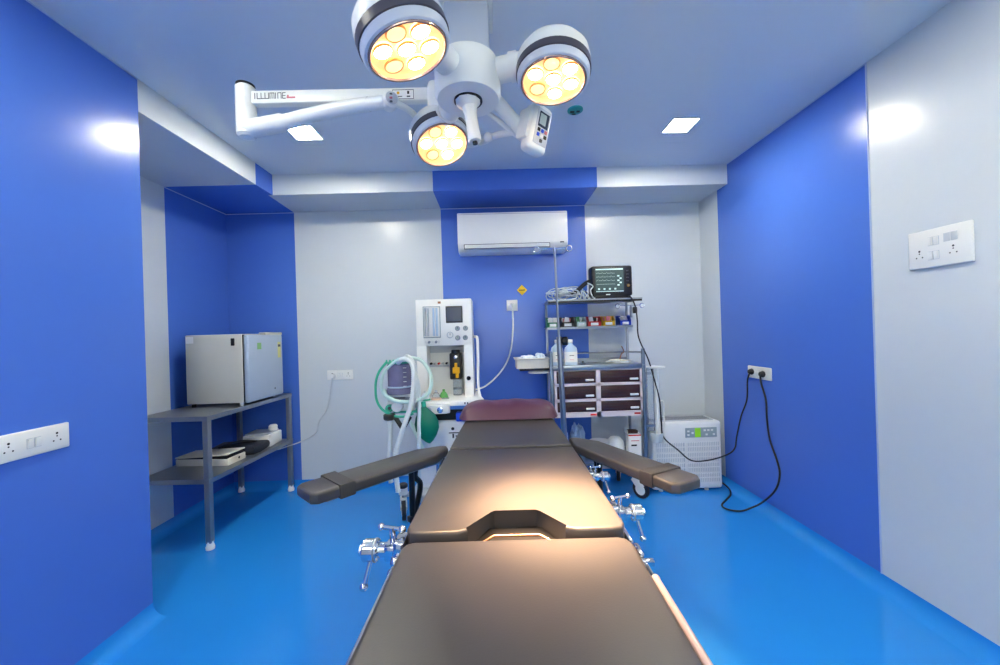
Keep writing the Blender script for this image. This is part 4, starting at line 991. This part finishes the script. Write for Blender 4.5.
# ------------------------------------------------------------------ drip stands
def drip(name, x, y, ztop, zthin, label, rt=.011, rb=.02, knob=True, base=True, ha=(.12, -.11)):
    t = thing(name, (x, y, 0), label, 'drip stand')
    if base:
        g = G()
        for k in range(5):
            a = 2*PI*k/5+.3; g.tube(STEEL, [(x, y, .11), (x+.22*math.cos(a), y+.22*math.sin(a), .065)], .012, smooth=False)
        g.cyl(STEEL, (x, y, .07), (x, y, .14), .03); b = g.build('star_base', t)
        for k in range(5):
            a = 2*PI*k/5+.3; g = G(); c = Vector((x+.22*math.cos(a), y+.22*math.sin(a), .025)); g.cyl(RUBBER, c-Vector((0,.008,0)), c+Vector((0,.008,0)), .025); g.cyl(PLASG, c, c+Vector((0,0,.04)), .008); g.build('base_caster', b)
    g = G(); g.cyl(STEEL, (x, y, .1 if base else 1.45), (x, y, zthin), rb); g.build('lower_tube', t)
    g = G(); g.cyl(STEEL, (x, y, zthin-.02), (x, y, ztop), rt); g.build('upper_pole', t)
    if knob:
        g = G(); g.cyl(BLACK, (x+rb, y-.01, zthin-.03), (x+rb+.035, y-.02, zthin-.03), .03, seg=8, bev=.004); g.build('clamp_knob', t)
    for d in (-.12, .10):
        g = G(); g.tube(CHROME, [(x, y, ztop-.005), (x+d*.8, y, ztop-.005)], .004, smooth=False)
        c = (x+d, y, ztop-.01); g.tube(CHROME, [(c[0]+.02*math.cos(u), c[1], c[2]+.02*math.sin(u)) for u in [i*PI/4 for i in range(8)]], .004, closed=True, seg=6); g.build('hook', t)
    return t
IV = drip('drip_stand', 0, 0, 1.92, 1.31, 'tall steel drip stand standing between the table head and the drawer rack', .008, .019)
IV.location = (.474, 2.62, 0); IV.rotation_euler = (0, R(-1.3), 0)
IV2 = drip('drip_hook_pole', 1.232, 3.42, 1.565, 1.545, 'short drip pole with two ring hooks behind the right end of the rack', .009, .012, True, False)

# ------------------------------------------------------------------ air purifier
AP = thing('air_purifier', (1.55, 3.27, 0), 'white air purifier on the floor in the right corner beside the rack', 'air purifier')
px0, px1, py0, py1, pz0, pz1 = 1.262, 1.842, 3.125, 3.36, .02, .575
g = G(); g.box(PLAS, (px0, py0, pz0), (px1, py1, pz1), .025, seg=3); g.build('casing', AP)
g = G(); g.box(PLASG, (px0+.03, py0+.03, pz1), (px1-.05, py1-.02, pz1+.006), .002)
for k in range(4): g.box(BAND, (px0+.05, py0+.06+.03*k, pz1+.004), (px1-.07, py0+.07+.03*k, pz1+.008))
g.build('top_grille', AP)
g = G(); g.box(PANELK, (1.54, py0-.003, .445), (1.80, py0+.002, .525), .002); cpn = g.build('control_strip', AP)
g = G(); g.box(LCDG, (1.618, py0-.005, .448), (1.665, py0-.002, .522)); g.build('green_display', cpn)
g = G()
for a, b_ in ((1.555, .46), (1.555, .49), (1.59, .475), (1.69, .495), (1.72, .495), (1.75, .495), (1.705, .46), (1.765, .46)): g.box(PLAS, (a, py0-.005, b_), (a+.018, py0-.002, b_+.014), .001)
g.build('buttons', cpn)
for rr_, (z0_, z1_) in enumerate(((.335, .405), (.25, .32), (.165, .235), (.08, .15))):
    for half, (xa, xb) in enumerate(((px0+.03, 1.53), (1.55, px1-.03))):
        g = G(); n_ = int((xb-xa)/.0145)
        g.box(PLASG, (xa, py0-.001, z0_), (xb, py0+.002, z1_))
        for k in range(n_):
            g.box(PLAS, (xa+.0145*k, py0-.006, z0_), (xa+.0145*k+.007, py0-.001, z1_))
        g.box(PLAS, (xa, py0-.0065, (z0_+z1_)/2-.003), (xb, py0-.001, (z0_+z1_)/2+.003))
        g.build('grille_panel', AP)
g = G(); 
for x in (px0+.08, px1-.12):
    for y in (py0+.04, py1-.04): g.cyl(PLAS, (x, y, 0), (x, y, .03), .016)
g.build('feet', AP)

# ------------------------------------------------------------------ camera, world, view
cam = bpy.data.cameras.new('camera'); co = bpy.data.objects.new('camera', cam); COL.objects.link(co)
cam.sensor_width = 36; cam.sensor_fit = 'HORIZONTAL'; cam.lens = 385*36/1000; cam.clip_start = .02
co.matrix_world = Matrix.Translation((0, 0, 1.35)) @ Matrix.Rotation(R(-.93), 4, 'Z') @ Matrix.Rotation(R(90.04), 4, 'X') @ Matrix.Rotation(R(-1.76), 4, 'Z')
S.camera = co
w = bpy.data.worlds.new('world'); S.world = w; w.use_nodes = True
w.node_tree.nodes['Background'].inputs[0].default_value = (1, .96, .82, 1); w.node_tree.nodes['Background'].inputs[1].default_value = 4.6
S.view_settings.view_transform = 'Standard'; S.view_settings.look = 'None'; S.view_settings.gamma = 1
S.view_settings.use_curve_mapping = False; S.view_settings.exposure = 0.87
